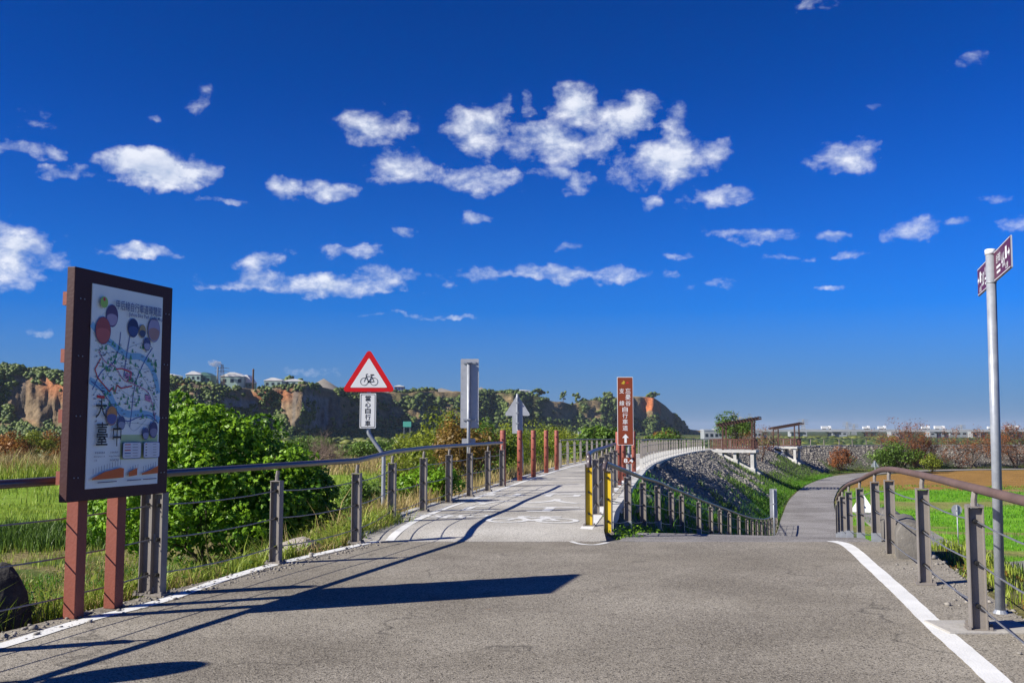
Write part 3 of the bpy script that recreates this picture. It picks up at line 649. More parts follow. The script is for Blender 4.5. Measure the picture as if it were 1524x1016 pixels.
zp = (zT + zP0) / 2 - .02; ph_ = (zT - zP0) - .04
pl = at_(MB().prism(rect(.285, ph_, .015), -.05, -.044).build('plate', M_SWHITE, s), (cxs - .01, 0, zp))
m = MB()
for a, c in ((rect(.255, ph_ - .03, .02), rect(.238, ph_ - .047, .015)),):
    for k in range(len(a)): j = (k + 1) % len(a); m.flat([a[k], a[j], c[j], c[k]], -.052)
for k, ch in enumerate('當心自行車'): put_text(m, ch, 0, ph_ * (.36 - k * .18), .098, .1, -.052, .015)
m.build('lettering', M_BLACK, pl)
# tall brown sign
b1 = G(931, 733, .0); D1 = b1[1]; zt = AT(931, 561, D1)[2]; zb = AT(931, 662, D1)[2]; hb = zt - zb; zc = (zt + zb) / 2
b1 = (b1[0] + .12, b1[1], -.1); zc += .1
s = thing('direction_sign', b1, R(-3), 'tall brown sign with white characters and upward arrow by the path', 'sign')
MB().tube([(-.02, 0, -.3), (-.02, 0, zc + hb * .42)], .04, 12).build('pole', M_STEEL, s, True)
pl = at_(MB().prism(rect(.41, hb, .02), -.06, -.052).build('panel', M_SWHITE, s), (-.11, 0, zc))
fc = MB().flat(rect(.385, hb - .025, .016)[::-1], -.0625).build('face', M_BROWN, pl)
m = MB()
for k, ch in enumerate('忘憂谷'): put_text(m, ch, .075, hb / 2 - .36 - k * .158, .135, .135, -.065, .004)
for k, ch in enumerate('支線'): put_text(m, ch, -.085, hb / 2 - .36 - k * .316, .125, .13, -.065, .004)
for k, ch in enumerate('自行車道'): put_text(m, ch, -.005, hb / 2 - .835 - k * .16, .135, .135, -.065, .004)
az_ = -hb / 2 + .165; m.flat([(-.03, az_ - .11), (.03, az_ - .11), (.03, az_ + .02), (.085, az_ + .02), (0, az_ + .12), (-.085, az_ + .02), (-.03, az_ + .02)], -.065)
m.build('lettering', M_SWHITE, pl)
m = MB(); m.flat([(-.1, hb / 2 - .17), (-.02, hb / 2 - .19), (.0, hb / 2 - .12), (-.04, hb / 2 - .09), (-.06, hb / 2 - .13)], -.065); m.build('emblem', M_YG, pl)
MB().flat([(.01, hb / 2 - .18), (.11, hb / 2 - .165), (.06, hb / 2 - .11)], -.065).build('emblem', M_RDP, pl)
zz = AT(931, 685, D1)[2] + .1
p2 = at_(MB().prism(rect(.33, .155, .01), -.055, -.048).build('distance_plate', M_BROWN, s), (-.04, 0, zz))
put_text(MB(), '8.4', 0, 0, .24, .11, -.058, .02).build('lettering', M_SWHITE, p2)
# backs of two signs on the shrub side
b2 = G(697, 741, .02); D2 = b2[1]; zt = AT(698, 535, D2)[2]; zb = AT(698, 638, D2)[2]
s = thing('direction_sign', b2, 0, 'back of a tall narrow sign on a galvanised pole', 'sign')
MB().box((-.05, 0, -.1), (.32, .34, .24)).build('footing', M_CONC, s, bevel=.015)
MB().tube([(0, 0, 0), (0, 0, zt - .1)], .04, 12).build('pole', M_STEEL, s, True)
pl = at_(MB().prism(rect(.43, zt - zb, .02), .044, .05).build('panel', M_ALU, s), (.02, 0, (zt + zb) / 2))
for z in (.72, -.62):
    m = MB().box((0, .03, z), (.3, .02, .045)); m.tube([(-.06, -.055, z), (.02, -.055, z)], .012, 6); m.box((-.02, -.02, z), (.1, .075, .035)); m.build('clamp', M_STEEL, pl)
for sx in (-1, 1):
    for k in range(5): MB().tube([(sx * .19, .044, -.75 + k * .37), (sx * .19, .038, -.75 + k * .37)], .008, 6).build('rivet', M_STEEL, pl)
zz = AT(697, 659, D2)[2]; at_(MB().prism(rect(.32, .17, .01), .043, .049).build('distance_plate', M_ALU, s), (0, 0, zz))
D3 = 34.5; p = AT(776, 712, D3); b3 = (AT(777, 700, D3)[0], D3, -.15)
s = thing('warning_sign', b3, R(-4), 'back of a triangle sign behind the red posts', 'sign')
cx3 = AT(770, 600, D3)[0] - b3[0]; zb = AT(770, 618.5, D3)[2] - b3[2]
MB().tube(spline([(0, 0, -.2), (0, 0, 1.2), (cx3 * .9, 0, 1.75), (cx3, 0, 1.9), (cx3, 0, zb + .75)], 5), .04, 10).build('pole', M_STEEL, s, True)
at_(MB().prism(tri(.92, .05), .042, .048).build('panel', M_ALU, s), (cx3, 0, zb + .265))
pp = at_(MB().prism(rect(.36, .6, .015), .042, .047).build('plate', M_ALU, s), (cx3 + .0, 0, zb - .3))
for z in (.1, .45, -.25): at_(MB().box((0, .0, 0), (.12, .09, .03)).build('clamp', M_STEEL, s), (cx3, 0, zb + z))
# round pole with two plum street plates
b4 = G(1489, 912); D4 = b4[1]
s = thing('signpost', (b4[0], b4[1], -.03), 0, 'galvanised pole with two plum coloured direction plates on top', 'sign')
htop = AT(1478, 371, D4)[2] + .03
s.rotation_euler = (0, R(.8), 0)
MB().tube([(0, 0, 0), (0, 0, htop - .03)], .042, 16).build('pole', M_STEEL, s, True)
MB().tube([(0, 0, htop - .05), (0, 0, htop - .005), (0, 0, htop)], [.048, .048, .04], 16).build('cap', M_SWHITE, s, True)
MB().box((.0, 0, .01), (.2, .2, .02)).tube([(0, 0, .02), (0, 0, .06)], [.07, .045], 12).build('base_plate', M_STEEL, s)
MB().tube([(0, 0, htop - .31), (0, 0, htop - .3)], .046, 16).build('collar', M_STEEL, s, True)
def plate(x0, x1, num, small, arrow_right, z):
    # local x runs from the far end to the near end; the face looks to -x of the world
    w = x1 - x0; pl = MB().prism(rect(w, .27, .006), -.006, .006).build('plate', M_ALU, s)
    pl.rotation_euler = (0, 0, R(-107)); pl.location = Vector((math.cos(R(-107)), math.sin(R(-107)), 0)) * ((x0 + x1) / 2) + Vector((.03, .0, z))
    MB().flat(rect(w - .004, .266, .006)[::-1], -.0085).build('face', M_PURPLE, pl)
    m = MB(); hw = w / 2
    m.stroke([(-hw + .012, .124), (hw - .012, .124)], .006, -.011); m.stroke([(-hw + .012, -.124), (hw - .012, -.124)], .006, -.011)
    sg = 1 if arrow_right else -1
    m.flat([(sg * (hw - .2) - .04, -.025), (sg * (hw - .2) + .04, -.025), (sg * (hw - .2) + .04, .08), (sg * (hw - .2) - .04, .08)], -.011)
    xa = sg * (hw - .075); ar = [(-.05, -.012), (.005, -.012), (.005, -.04), (.05, 0), (.005, .04), (.005, .012), (-.05, .012)]
    m.flat([(xa + sg * a, c + .01) for a, c in ar], -.011)
    put_text(m, num, sg * (hw - .35), -.01, .15, .13, -.011, .01)
    put_text(m, '公里', sg * (hw - .18), -.085, .14, .05, -.011, .005)
    put_text(m, small, sg * (hw - .58), .045, .22, .08, -.011, .006)
    for zz_, l in ((-.03, .2), (-.075, .18)):
        for k in range(6): m.stroke([(sg * (hw - .58) - l / 2 + k * l / 6, zz_), (sg * (hw - .58) - l / 2 + k * l / 6 + l * .11, zz_)], .022, -.011)
    m.build('lettering', M_SWHITE, pl)
plate(.05, .88, '4.6', '自行車道', True, htop - .17); plate(-.95, -.06, '3.0', '自行車道', False, htop - .17)
# small signs down by the lane and the field road
def small_sign(kind, base, label, w, h, H, rz, m=M_SWHITE):
    s = thing('small_sign', base, rz, label, 'sign')
    MB().tube([(0, 0, -.2), (0, 0, H)], .03, 8).build('pole', M_STEEL, s, True)
    poly = {'rect': lambda: rect(w, h, .015), 'disc': lambda: [(w / 2 * math.cos(a), w / 2 * math.sin(a)) for a in np.linspace(0, 2 * math.pi, 21)[:-1]], 'tri': lambda: tri(w, .04)}[kind]()
    at_(MB().prism(poly, .032, .04).build('panel', m, s), (0, 0, H - h / 2 + .03))
    at_(MB().box((0, 0, 0), (.12, .07, .03)).build('clamp', M_STEEL, s), (0, 0, H - h / 2)); return s
p = AT(1151, 728, 42); small_sign('rect', (p[0], 42, tz(p[0], 42)), 'narrow pale sign plate standing beside the descending railing', .3, 1.18, p[2] - tz(p[0], 42), 0, M_ALU)
p = G(1427, 829, -4.5); small_sign('disc', (p[0], p[1], tz(p[0], p[1])), 'round grey sign back on a thin pole by the green field', .52, .52, 2.45, 0, M_ALU)
p = AT(1283, 738, 33.5); zg = tz(p[0], 33.5); s = small_sign('tri', (p[0], 33.5, zg), 'white triangle sign half hidden by the curving railing', .8, .64, p[2] - zg, R(-28))
p = AT(1302, 686, 105); zg = tz(p[0], 105); small_sign('tri', (p[0], 105, zg), 'small distant triangle sign at the bend of the lane', .9, .72, max(2.2, p[2] - zg), R(0), M_ALU)
# ------------------------------------------------------------------ map board
M_WOOD = mat('shade_darkened_board_paint', (.052, .013, .013), (.042, .01, .011), 3, .6, .15, 40)  # red brown paint darkened to carry the shade on the board face
M_WOODL = mat('sunlit_red_brown_posts', (.26, .075, .048), (.22, .062, .04), 3, .6, .15, 40)  # lighter copy of the board paint with sunlight put into the colour
M_PAPER = mat('pale_map_print', (.85, .94, .91), (.81, .91, .88), 1.2, .35)
def pm(name, c): return mat('print_' + name, c, tuple(k * .9 for k in c), 6, .4)
RZB = math.atan2(.96, .28)
bp1, bp2 = G(110, 919), G(173, 904)
bc = Vector(((bp1[0] + bp2[0]) / 2, (bp1[1] + bp2[1]) / 2, 0))
s = thing('map_board', bc, RZB, 'large red brown framed bike path map board on two posts', 'map board')
inv = Matrix.Rotation(-RZB, 3, 'Z')
for p in (bp1, bp2):
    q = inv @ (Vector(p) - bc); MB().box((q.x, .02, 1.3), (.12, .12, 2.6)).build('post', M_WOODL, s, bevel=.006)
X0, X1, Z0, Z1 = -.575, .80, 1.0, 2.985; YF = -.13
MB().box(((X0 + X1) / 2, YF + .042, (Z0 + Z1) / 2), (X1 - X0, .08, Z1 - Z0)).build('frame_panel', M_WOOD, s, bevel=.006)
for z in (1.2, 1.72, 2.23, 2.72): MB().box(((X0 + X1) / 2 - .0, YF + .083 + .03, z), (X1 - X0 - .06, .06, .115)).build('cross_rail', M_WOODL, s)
for x in (X0 + .1, X1 - .08):
    for z in (1.2, 1.72, 2.23, 2.72):
        for dx in (-.025, .025): MB().tube([(x + dx, YF + .003, z), (x + dx, YF - .004, z)], .006, 6).build('screw', M_STEEL, s)
PX0, PX1, PZ0, PZ1 = -.36, .635, 1.1, 2.87; PW, PHH = PX1 - PX0, PZ1 - PZ0
poster = MB().box(((PX0 + PX1) / 2, YF - .002, (PZ0 + PZ1) / 2), (PW, .008, PHH)).build('map_panel', M_PAPER, s)
def U(u, v): return (PX0 + u * PW, PZ1 - v * PHH)
_lay = [0]
def YL(): _lay[0] += 1; return YF - .0072 - .0005 * _lay[0]
def prt(name, m, fn): mb = MB(); y = YL(); fn(mb, y); return mb.build(name, m, poster)
def band(pts, w):
    def f(mb, y):
        L_ = spline([(*U(*p), 0) for p in pts], 8); a = offs(L_, -w / 2); c = offs(L_, w / 2)
        for i in range(len(L_) - 1): mb.flat([tuple(a[i, :2]), tuple(a[i + 1, :2]), tuple(c[i + 1, :2]), tuple(c[i, :2])], y)
    return f
def disc(u, v, r, y, mb, n=28, k=1.0): c = U(u, v); mb.flat([(c[0] + r * math.cos(a), c[1] + r * k * math.sin(a)) for a in np.linspace(2 * math.pi, 0, n + 1)[:-1]], y)
prt('legend_ground', pm('leaf', (.50, .68, .36)), lambda mb, y: [mb.flat([U(.44, .74), U(.98, .74), U(.98, .865), U(.44, .865)], y)])
for q_ in ([(0.0, .20), (.12, .245), (.3, .29), (.5, .335), (.68, .335), (.82, .37), (.92, .44), (.97, .52)], [(0, .475), (.12, .50), (.25, .53), (.36, .60), (.52, .635), (.7, .63), (.86, .64), (1, .665)]): prt('river', pm('river', (.25, .55, .80)), band(q_, .06))
prt('contour', pm('contour', (.42, .55, .56)), lambda mb, y: [band(p, .004)(mb, y) for p in ([(.02, .24), (.3, .36), (.6, .40), (.98, .38)], [(.05, .36), (.4, .33), (.75, .45), (.97, .6)], [(.1, .3), (.25, .45), (.6, .55), (.95, .55)], [(.3, .7), (.6, .68), (.97, .7)], [(.05, .55), (.3, .4), (.5, .3), (.7, .26)], [(.5, .66), (.62, .72), (.8, .66)])])['kind'] = 'stuff'
for q_ in ([(.39, .22), (.37, .3), (.3, .38), (.15, .43), (.04, .52)], [(.86, .28), (.74, .36), (.62, .48), (.58, .62), (.56, .70)], [(.02, .48), (.15, .52), (.32, .6), (.5, .67), (.68, .65), (.85, .64), (.98, .68)], [(.52, .23), (.48, .34), (.45, .45)]): prt('blue_route', pm('navy', (.05, .10, .38)), band(q_, .009))
prt('pink_route', pm('pink', (.55, .25, .45)), lambda mb, y: [band(p, .009)(mb, y) for p in ([(.1, .33), (.2, .38), (.33, .40), (.45, .46), (.6, .48), (.8, .515), (.88, .58), (.93, .66)], [(.33, .41), (.45, .405), (.56, .42), (.52, .46)])] + [mb.flat([U(.47, .425), U(.55, .43), U(.55, .46), U(.47, .455)], y), mb.flat([U(.77, .53), U(.85, .54), U(.85, .57), U(.77, .56)], y)])
prt('red_route', pm('red', (.60, .02, .03)), lambda mb, y: [mb.stroke([U(*p) for p in q], .011, y) for q in ([(.13, .365), (.06, .42), (.10, .46), (.26, .525), (.30, .505), (.34, .53), (.36, .49), (.42, .505), (.57, .49)], [(.33, .41), (.42, .405), (.55, .42), (.55, .455), (.50, .465)])] + [mb.flat([U(.1, .545), U(.2, .548), U(.2, .562), U(.1, .559)], y)])
def trees(mb, y):
    r_ = random.Random(3)
    for k in range(95):
        u, v = r_.uniform(.06, .97), r_.uniform(.27, .66)
        if r_.random() < .45: u, v = r_.choice([(.3, .3), (.2, .42), (.62, .56), (.45, .56), (.92, .36), (.93, .58), (.25, .58)]); u += r_.gauss(0, .05); v += r_.gauss(0, .025)
        if not .03 < u < .96: continue
        c = U(u, v); w = r_.uniform(.008, .02); mb.flat([(c[0] - w, c[1] - w), (c[0] + w, c[1] - w), (c[0], c[1] + w * 1.6)], y)
prt('tree_symbol', pm('green', (.06, .34, .16)), trees)['kind'] = 'stuff'
def scrib(mb, y):
    r_ = random.Random(5)
    for k in range(150):
        u, v = r_.uniform(.05, .95), r_.uniform(.26, .68); c = U(u, v); l = r_.uniform(.006, .02); mb.flat([(c[0] - l, c[1] - .003), (c[0] + l, c[1] - .003), (c[0] + l, c[1] + .003), (c[0] - l, c[1] + .003)], y)
    for k in range(46):
        u, v = r_.choice([(.15, .35), (.62, .48), (.88, .5), (.5, .44), (.9, .62)]); c = U(u + r_.gauss(0, .05), v + r_.gauss(0, .02)); mb.flat([(c[0] - .006, c[1] - .006), (c[0] + .006, c[1] - .006), (c[0] + .006, c[1] + .006), (c[0] - .006, c[1] + .006)], y)
prt('map_caption', pm('ink', (.07, .08, .16)), scrib)['kind'] = 'stuff'
for (u, v, r, k, c1, c2) in ((.26, .145, .088, 1.25, (.10, .05, .14), (.42, .34, .5)), (.145, .225, .112, 1.2, (.38, .07, .06), (.52, .12, .10)), (.555, .19, .083, 1.15, (.015, .015, .10), (.05, .08, .25)), (.69, .20, .055, 1.25, (.42, .33, .14), (.05, .07, .16)),
                              (.86, .185, .1, 1.25, (.36, .34, .52), (.40, .24, .22)), (.76, .265, .055, 1.25, (.05, .06, .2), (.4, .42, .6)), (.29, .645, .08, 1.2, (.52, .25, .08), (.1, .12, .35)), (.425, .68, .056, 1.2, (.05, .08, .22), (.3, .35, .5)), (.775, .735, .05, 1.25, (.05, .06, .2), (.3, .33, .5)), (.89, .715, .065, 1.3, (.04, .04, .16), (.25, .25, .4))):
    r *= .88
    d = prt('photo_rim', pm('navy', (.05, .10, .38)), lambda mb, y: disc(u, v, r * 1.04, y, mb, k=k))
    q = prt('photo', pm('photo%d' % int(u * 1000), c1), lambda mb, y: disc(u, v, r, y, mb, k=k))
    def half(mb, y):
        c = U(u, v); mb.flat([(c[0] + r * .92 * math.cos(a), c[1] - r * k * .15 + r * k * .75 * math.sin(a) * (1 if math.sin(a) < 0 else .45)) for a in np.linspace(2 * math.pi, 0, 25)[:-1]], y)
    prt('photo', pm('photo_b%d' % int(u * 1000), c2), half)
prt('leaf_emblem', pm('lime', (.35, .62, .10)), lambda mb, y: disc(.13, .085, .05, y, mb))
prt('heart_emblem', pm('red', (.60, .02, .03)), lambda mb, y: disc(.13, .07, .016, y, mb))
def title(mb, y):
    c = U(.62, .085); put_text(mb, '甲后線自行車道導覽圖', c[0], c[1], PW * .66, .085, y, .004)
    c = U(.72, .125); put_text(mb, 'Jiahou Bike Path Guild Map', c[0], c[1], PW * .5, .045, y, .004)
prt('title', pm('title', (.02, .05, .22)), title)
def brush(mb, y):
    for ch, u, v, w, h in (('大', .14, .61, .15, .17), ('臺', .16, .735, .15, .2), ('中', .36, .74, .115, .2)): c = U(u, v); put_text(mb, ch, c[0], c[1], w, h, y, .006)
prt('brush_lettering', M_BLACK, brush)
def small(mb, y):
    for tx, u, v, w in (('緊急連絡電話', .14, .827, .13), ('Emergency Call', .135, .846, .14), ('119', .085, .865, .035), ('外埔分駐所', .33, .827, .11), ('Waipu Police Station', .345, .846, .17), ('04-26832800', .335, .865, .12)):
        c = U(u, v); put_text(mb, tx, c[0], c[1], w * PW, .018, y, .0)
    for u0, n in ((.06, 11), (.56, 4), (.75, 6)):
        for k in range(n): c = U(u0 + k * .036, .915 - .004 * k); mb.flat([(c[0] - .002, c[1] - .03), (c[0] + .002, c[1] - .03), (c[0] + .002, c[1] + .02), (c[0] - .002, c[1] + .02)], y)
    for u0, w in ((.25, .25), (.62, .2), (.85, .2)): c = U(u0, .972); mb.stroke([(c[0] - w * PW / 2, c[1]), (c[0] + w * PW / 2, c[1])], .008, y)
prt('small_print', pm('ink', (.07, .08, .16)), small)
prt('height_chart', pm('orange', (.66, .13, .015)), lambda mb, y: [mb.flat([U(*p) for p in q], y) for q in ([(.05, .958), (.05, .95), (.22, .92), (.30, .915), (.42, .905), (.47, .91), (.47, .955)], [(.54, .952), (.54, .93), (.66, .91), (.66, .948)], [(.73, .948), (.73, .94), (.86, .925), (.97, .905), (.97, .945)])])
for u0, u1, ln in ((.45, .70, 5), (.74, .97, 5)):
    q = prt('legend_rim', pm('navy', (.05, .10, .38)), lambda mb, y: mb.flat(round_poly([U(u0 - .006, .862), U(u1 + .006, .862), U(u1 + .006, .778), U(u0 - .006, .778)], .022), y))
    prt('legend_box', pm('legend', (.72, .78, .84)), lambda mb, y: mb.flat(round_poly([U(u0, .859), U(u1, .859), U(u1, .781), U(u0, .781)], .018), y))
    cols = ('red', 'pink', 'red', 'navy', 'contour') if u0 < .5 else ('orange', 'ink', 'ink', 'navy', 'ink')
    for k in range(5):
        v = .79 + k * .0145
        prt('legend_mark', MATS['print_' + cols[k]], lambda mb, y: mb.stroke([U(u0 + .02, v), U(u0 + (.1 if u0 < .5 else .04), v)], .008, y))
        prt('legend_line', MATS['print_ink'], lambda mb, y: mb.stroke([U(u0 + .13, v), U(u1 - .05, v)], .0035, y))
# ------------------------------------------------------------------ stones and blocks along the verges
def rockmesh(dims, seed, sub=2, cut=.35):
    bm = bmesh.new(); bmesh.ops.create_icosphere(bm, subdivisions=sub, radius=1)
    r_ = np.random.default_rng(seed); pl = [(Vector(r_.normal(size=3)).normalized(), r_.uniform(.45, .85)) for _ in range(9)]
    for v in bm.verts:
        for n_, d in pl:
            k = v.co.dot(n_) - d
            if k > 0: v.co -= n_ * k * .9
        v.co += v.co.normalized() * r_.normal() * .02; v.co = Vector((v.co.x * dims[0], v.co.y * dims[1], v.co.z * dims[2]))
    me = bpy.data.meshes.new('rock'); bm.to_mesh(me); bm.free(); return me
M_ROCK = mat('pale_boulder_stone', (.40, .36, .31), (.24, .21, .18), 2.2, .95, .7, 9, wear=(.12, .11, .1), wear_at=.66)
M_SHADEBLOCK = mat('shade_darkened_block', (.05, .048, .045), (.022, .021, .02), 9, .9, .8, 22)  # near-black colour stands in for the shade lying on the block
p = G(392, 822, .0); BLD = (p[0], p[1] + 1.0); o = link('boulder', rockmesh((.62, .45, .36), 4, 3), M_ROCK); o.location = (p[0], p[1] + 1.0, -.28); o.rotation_euler = (0.1, -.25, .3); tag(o, 'pale flat topped boulder in the grass below the bush', 'boulder')
p = G(8, 925); o = link('stone_block', rockmesh((.27, .3, .42), 8, 3), M_SHADEBLOCK); o.location = (p[0] - .12, p[1] + .15, .05); tag(o, 'stone block coloured dark for shade at the roadside past the board', 'stone block')
def parapet(loc, rz, L_, h, label):
    q = thing('parapet_block', loc, rz, label, 'parapet')
    prof = [(-.17, -.3), (.17, -.3), (.17, h * .75), (.11, h * .95), (0, h), (-.11, h * .95), (-.17, h * .75)]
    MB().prism(prof, 0, L_).build('block', M_CONCD, q, True, bevel=.02); return q
parapet((4.98, 12.75, -.05), R(-18), 1.5, .5, 'rounded grey concrete parapet block behind the second railing bay')
parapet((5.75, 15.1, -.2), R(-15), 2.2, .52, 'longer grey parapet block where the lane dips')
parapet((4.12, 7.6, -.05), R(-14), .55, .33, 'stub of tan concrete beside the double post')
# pad under the double posts
MB_ = MB().box((G(1457, 936)[0] + .05, G(1457, 936)[1] + .05, -.02), (.75, .5, .08)); tag(MB_.build('post_footing', M_CONC, bevel=.01), 'pale concrete footing under the double railing post', 'footing')
#@@OBJ2BEGIN
# ------------------------------------------------------------------ viewing platforms on the dike
M_BEAM = mat('dark_red_timber', (.085, .04, .032), (.06, .03, .024), 3, .7, .1, 20)
M_TIMB = mat('red_brown_rail_timber', (.14, .06, .045), (.11, .046, .035), 3, .7, .1, 20)
M_PIER = mat('pale_concrete_leg', (.60, .59, .56), (.46, .45, .43), 2, .85, .2, 12)
def pavilion(y0, label, Lx=4.6, Ly=3.4):
    k = int(np.argmin(np.abs(DIKE[:, 1] - y0))); c = offs(DIKE, HALF)[k]; T = DIKE[k + 1] - DIKE[k - 1]; rz = math.atan2(T[1], T[0]) - math.pi / 2
    s = thing('viewing_platform', (c[0], c[1], c[2] + .02), rz, label, 'pavilion')
    MB().box((Lx / 2, 0, -.1), (Lx, Ly, .26)).build('deck', M_CURB, s)
    ca_, sa_ = math.cos(rz), math.sin(rz)
    def gz(x, y): return tz(c[0] + x * ca_ - y * sa_, c[1] + x * sa_ + y * ca_) - c[2] - .02
    for yy in (-Ly / 2 + .35, Ly / 2 - .35):
        for x, w in ((1.0, .3), (2.5, .3), (4.2, .34)):
            g = gz(x, yy); MB().box((x, yy, (g - .2 - .1) / 2), (w, w, -(g - .1))).build('leg', M_PIER, s)
            MB().box((x, yy, g + .1), (.6, .6, .6)).build('footing', M_PIER, s, bevel=.03)
        a, b_ = Vector((.3, yy, gz(.3, yy) + .16)), Vector((4.9, yy, gz(4.9, yy) + .16)); d = b_ - a
        MB().box((a + b_) / 2, (d.length, .3, .34), ry=-math.atan2(d.z, d.x)).build('ground_beam', M_PIER, s)
    hs_ = {1.35: 2.45, 4.25: 2.95}
    for x, h in hs_.items():
        for yy in (-Ly / 2 + .2, Ly / 2 - .2): MB().box((x, yy, h / 2), (.16, .16, h)).build('column', M_BEAM, s)
    sl_ = (2.95 - 2.45) / 2.9; zr = lambda x: 2.45 + (x - 1.35) * sl_
    for yy in (-Ly / 2 + .2, Ly / 2 - .2): MB().box((2.85, yy, zr(2.85) + .1), (4.3, .12, .16), ry=-math.atan(sl_)).build('roof_beam', M_BEAM, s)
    for i in range(15):
        x = .82 + i * .29; MB().box((x, 0, zr(x) + .27), (.08, Ly + .5, .1)).build('rafter', M_BEAM, s)
    for (a, b_) in (((.05, -Ly / 2 + .1), (Lx - .1, -Ly / 2 + .1)), ((Lx - .1, -Ly / 2 + .1), (Lx - .1, Ly / 2 - .1)), ((Lx - .1, Ly / 2 - .1), (.05, Ly / 2 - .1))):
        a, b_ = Vector((*a, 0)), Vector((*b_, 0)); d = b_ - a; r_ = math.atan2(d.y, d.x); mid = (a + b_) / 2
        g = MB().box(mid + Vector((0, 0, 1.08)), (d.length, .1, .08), r_).build('top_rail', M_TIMB, s); MB().box(mid + Vector((0, 0, .2)), (d.length - .06, .06, .08), r_).build('bottom_rail', M_TIMB, g)
        n = int(d.length / .24); m = MB()
        for i in range(n): m.box(a + d * ((i + .5) / n) + Vector((0, 0, .64)), (.08, .035, .82), r_)
        m.build('balusters', M_TIMB, g)['kind'] = 'stuff'
    return s
pavilion(104.5, 'nearer slatted roof viewing platform on concrete legs'); pavilion(144, 'farther slatted roof viewing platform past the bare tree')

# ------------------------------------------------------------------ stones pitched on the dike face
M_STONE = leafmat('river_stone', (.17, .158, .142), (.34, .312, .275), 0.0, rough=.9)
ico = bmesh.new(); bmesh.ops.create_icosphere(ico, subdivisions=1, radius=1); ICO_V = np.array([v.co[:] for v in ico.verts]); ICO_F = np.array([[v.index for v in f.verts] for f in ico.faces]); ico.free()
ico = bmesh.new(); bmesh.ops.create_icosphere(ico, subdivisions=2, radius=1); ICO2_V = np.array([v.co[:] for v in ico.verts]); ICO2_F = np.array([[v.index for v in f.verts] for f in ico.faces]); ico.free()
_bm = bmesh.new(); bmesh.ops.create_icosphere(_bm, subdivisions=0 or 1, radius=1); _bm.free()
phi = (1 + 5 ** .5) / 2; ICO0_V = np.array([(-1, phi, 0), (1, phi, 0), (-1, -phi, 0), (1, -phi, 0), (0, -1, phi), (0, 1, phi), (0, -1, -phi), (0, 1, -phi), (phi, 0, -1), (phi, 0, 1), (-phi, 0, -1), (-phi, 0, 1)]) / math.hypot(1, phi)
ICO0_F = np.array([(0, 11, 5), (0, 5, 1), (0, 1, 7), (0, 7, 10), (0, 10, 11), (1, 5, 9), (5, 11, 4), (11, 10, 2), (10, 7, 6), (7, 1, 8), (3, 9, 4), (3, 4, 2), (3, 2, 6), (3, 6, 8), (3, 8, 9), (4, 9, 5), (2, 4, 11), (6, 2, 10), (8, 6, 7), (9, 8, 1)])
def blobs(C, S, base_v, base_f, jit, rng, tone):
    """many deformed little solids: C (n,3) centres, S (n,3) radii"""
    n, k = len(C), len(base_v); a = rng.uniform(0, 6.28, n); b_ = rng.uniform(0, 6.28, n)
    V = base_v[None] * (1 + rng.normal(0, jit, (n, k, 1))); 
    x, y, z = V[..., 0], V[..., 1], V[..., 2]; ca_, sa_, cb, sb = np.cos(a)[:, None], np.sin(a)[:, None], np.cos(b_)[:, None], np.sin(b_)[:, None]
    y, z = y * cb - z * sb, y * sb + z * cb; x, y, z = x * S[:, :1], y * S[:, 1:2], z * S[:, 2:]
    x, y = x * ca_ - y * sa_, x * sa_ + y * ca_
    V = np.stack([x, y, z], -1) + C[:, None]; Fc = base_f[None] + (np.arange(n) * k)[:, None, None]
    return V.reshape(-1, 3), Fc.reshape(-1, 3), np.repeat(tone, k)
def dike_face(n, y0, y1, rng):
    i = rng.integers(0, len(DIKE) - 1, n * 4); dn = spline([tuple(p) for p in DIKE], 6); w = np.linalg.norm(np.diff(dn[:, :2], axis=0), axis=1)
    ok = (dn[:-1, 1] > y0) & (dn[:-1, 1] < y1) & (dn[:-1, 0] < 150); w = np.where(ok, w, 0); i = rng.choice(len(w), n, p=w / w.sum()); t_ = rng.random(n)[:, None]
    p = dn[i] * (1 - t_) + dn[i + 1] * t_; T = (dn[i + 1] - dn[i])[:, :2]; T /= np.linalg.norm(T, axis=1)[:, None]; d = HALF + .2 + rng.random(n) * 8.5
    return p[:, 0] + T[:, 1] * d, p[:, 1] - T[:, 0] * d, d
GRASS_MASK = lambda x, y, d: (fbm(x * .16, y * .16, 41, 3) + np.clip((d - 5.2) * .09, -.25, .3)) 
def add_stones(n, y0, y1, size, seed):
    rng = np.random.default_rng(seed); x, y, d = dike_face(n, y0, y1, rng); z, sd, rd, par, free = terrain(x, y)
    lvl = -4.3
    ok = (z > lvl) & (np.abs(rd) > RHALF + .6) & (GRASS_MASK(x, y, d) < .62) & (sd > HALF + .2); x, y, z, d = x[ok], y[ok], z[ok], d[ok]
    s_ = size * rng.lognormal(0, .35, len(x)); S = np.stack([s_ * rng.uniform(.8, 1.3, len(x)), s_ * rng.uniform(.7, 1.1, len(x)), s_ * rng.uniform(.5, .8, len(x))], -1)
    return blobs(np.stack([x, y, z + s_ * .12], -1), S, ICO0_V, ICO0_F, .12, rng, rng.beta(1.6, 2.0, len(x)))
for a in ((34000, 17, 75, .064, 51), (22000, 75, 150, .085, 52), (10000, 150, 186, .115, 53)):
    V, Fc, tn = add_stones(*a); tag(npmesh('pitching_stones', V, Fc, M_STONE, tone=tn), {51: 'grey river stones set into the near dike slope', 52: 'grey river stones on the slope around the platforms', 53: 'grey river stones on the far bend of the dike'}[a[4]], 'stones', kind='stuff')

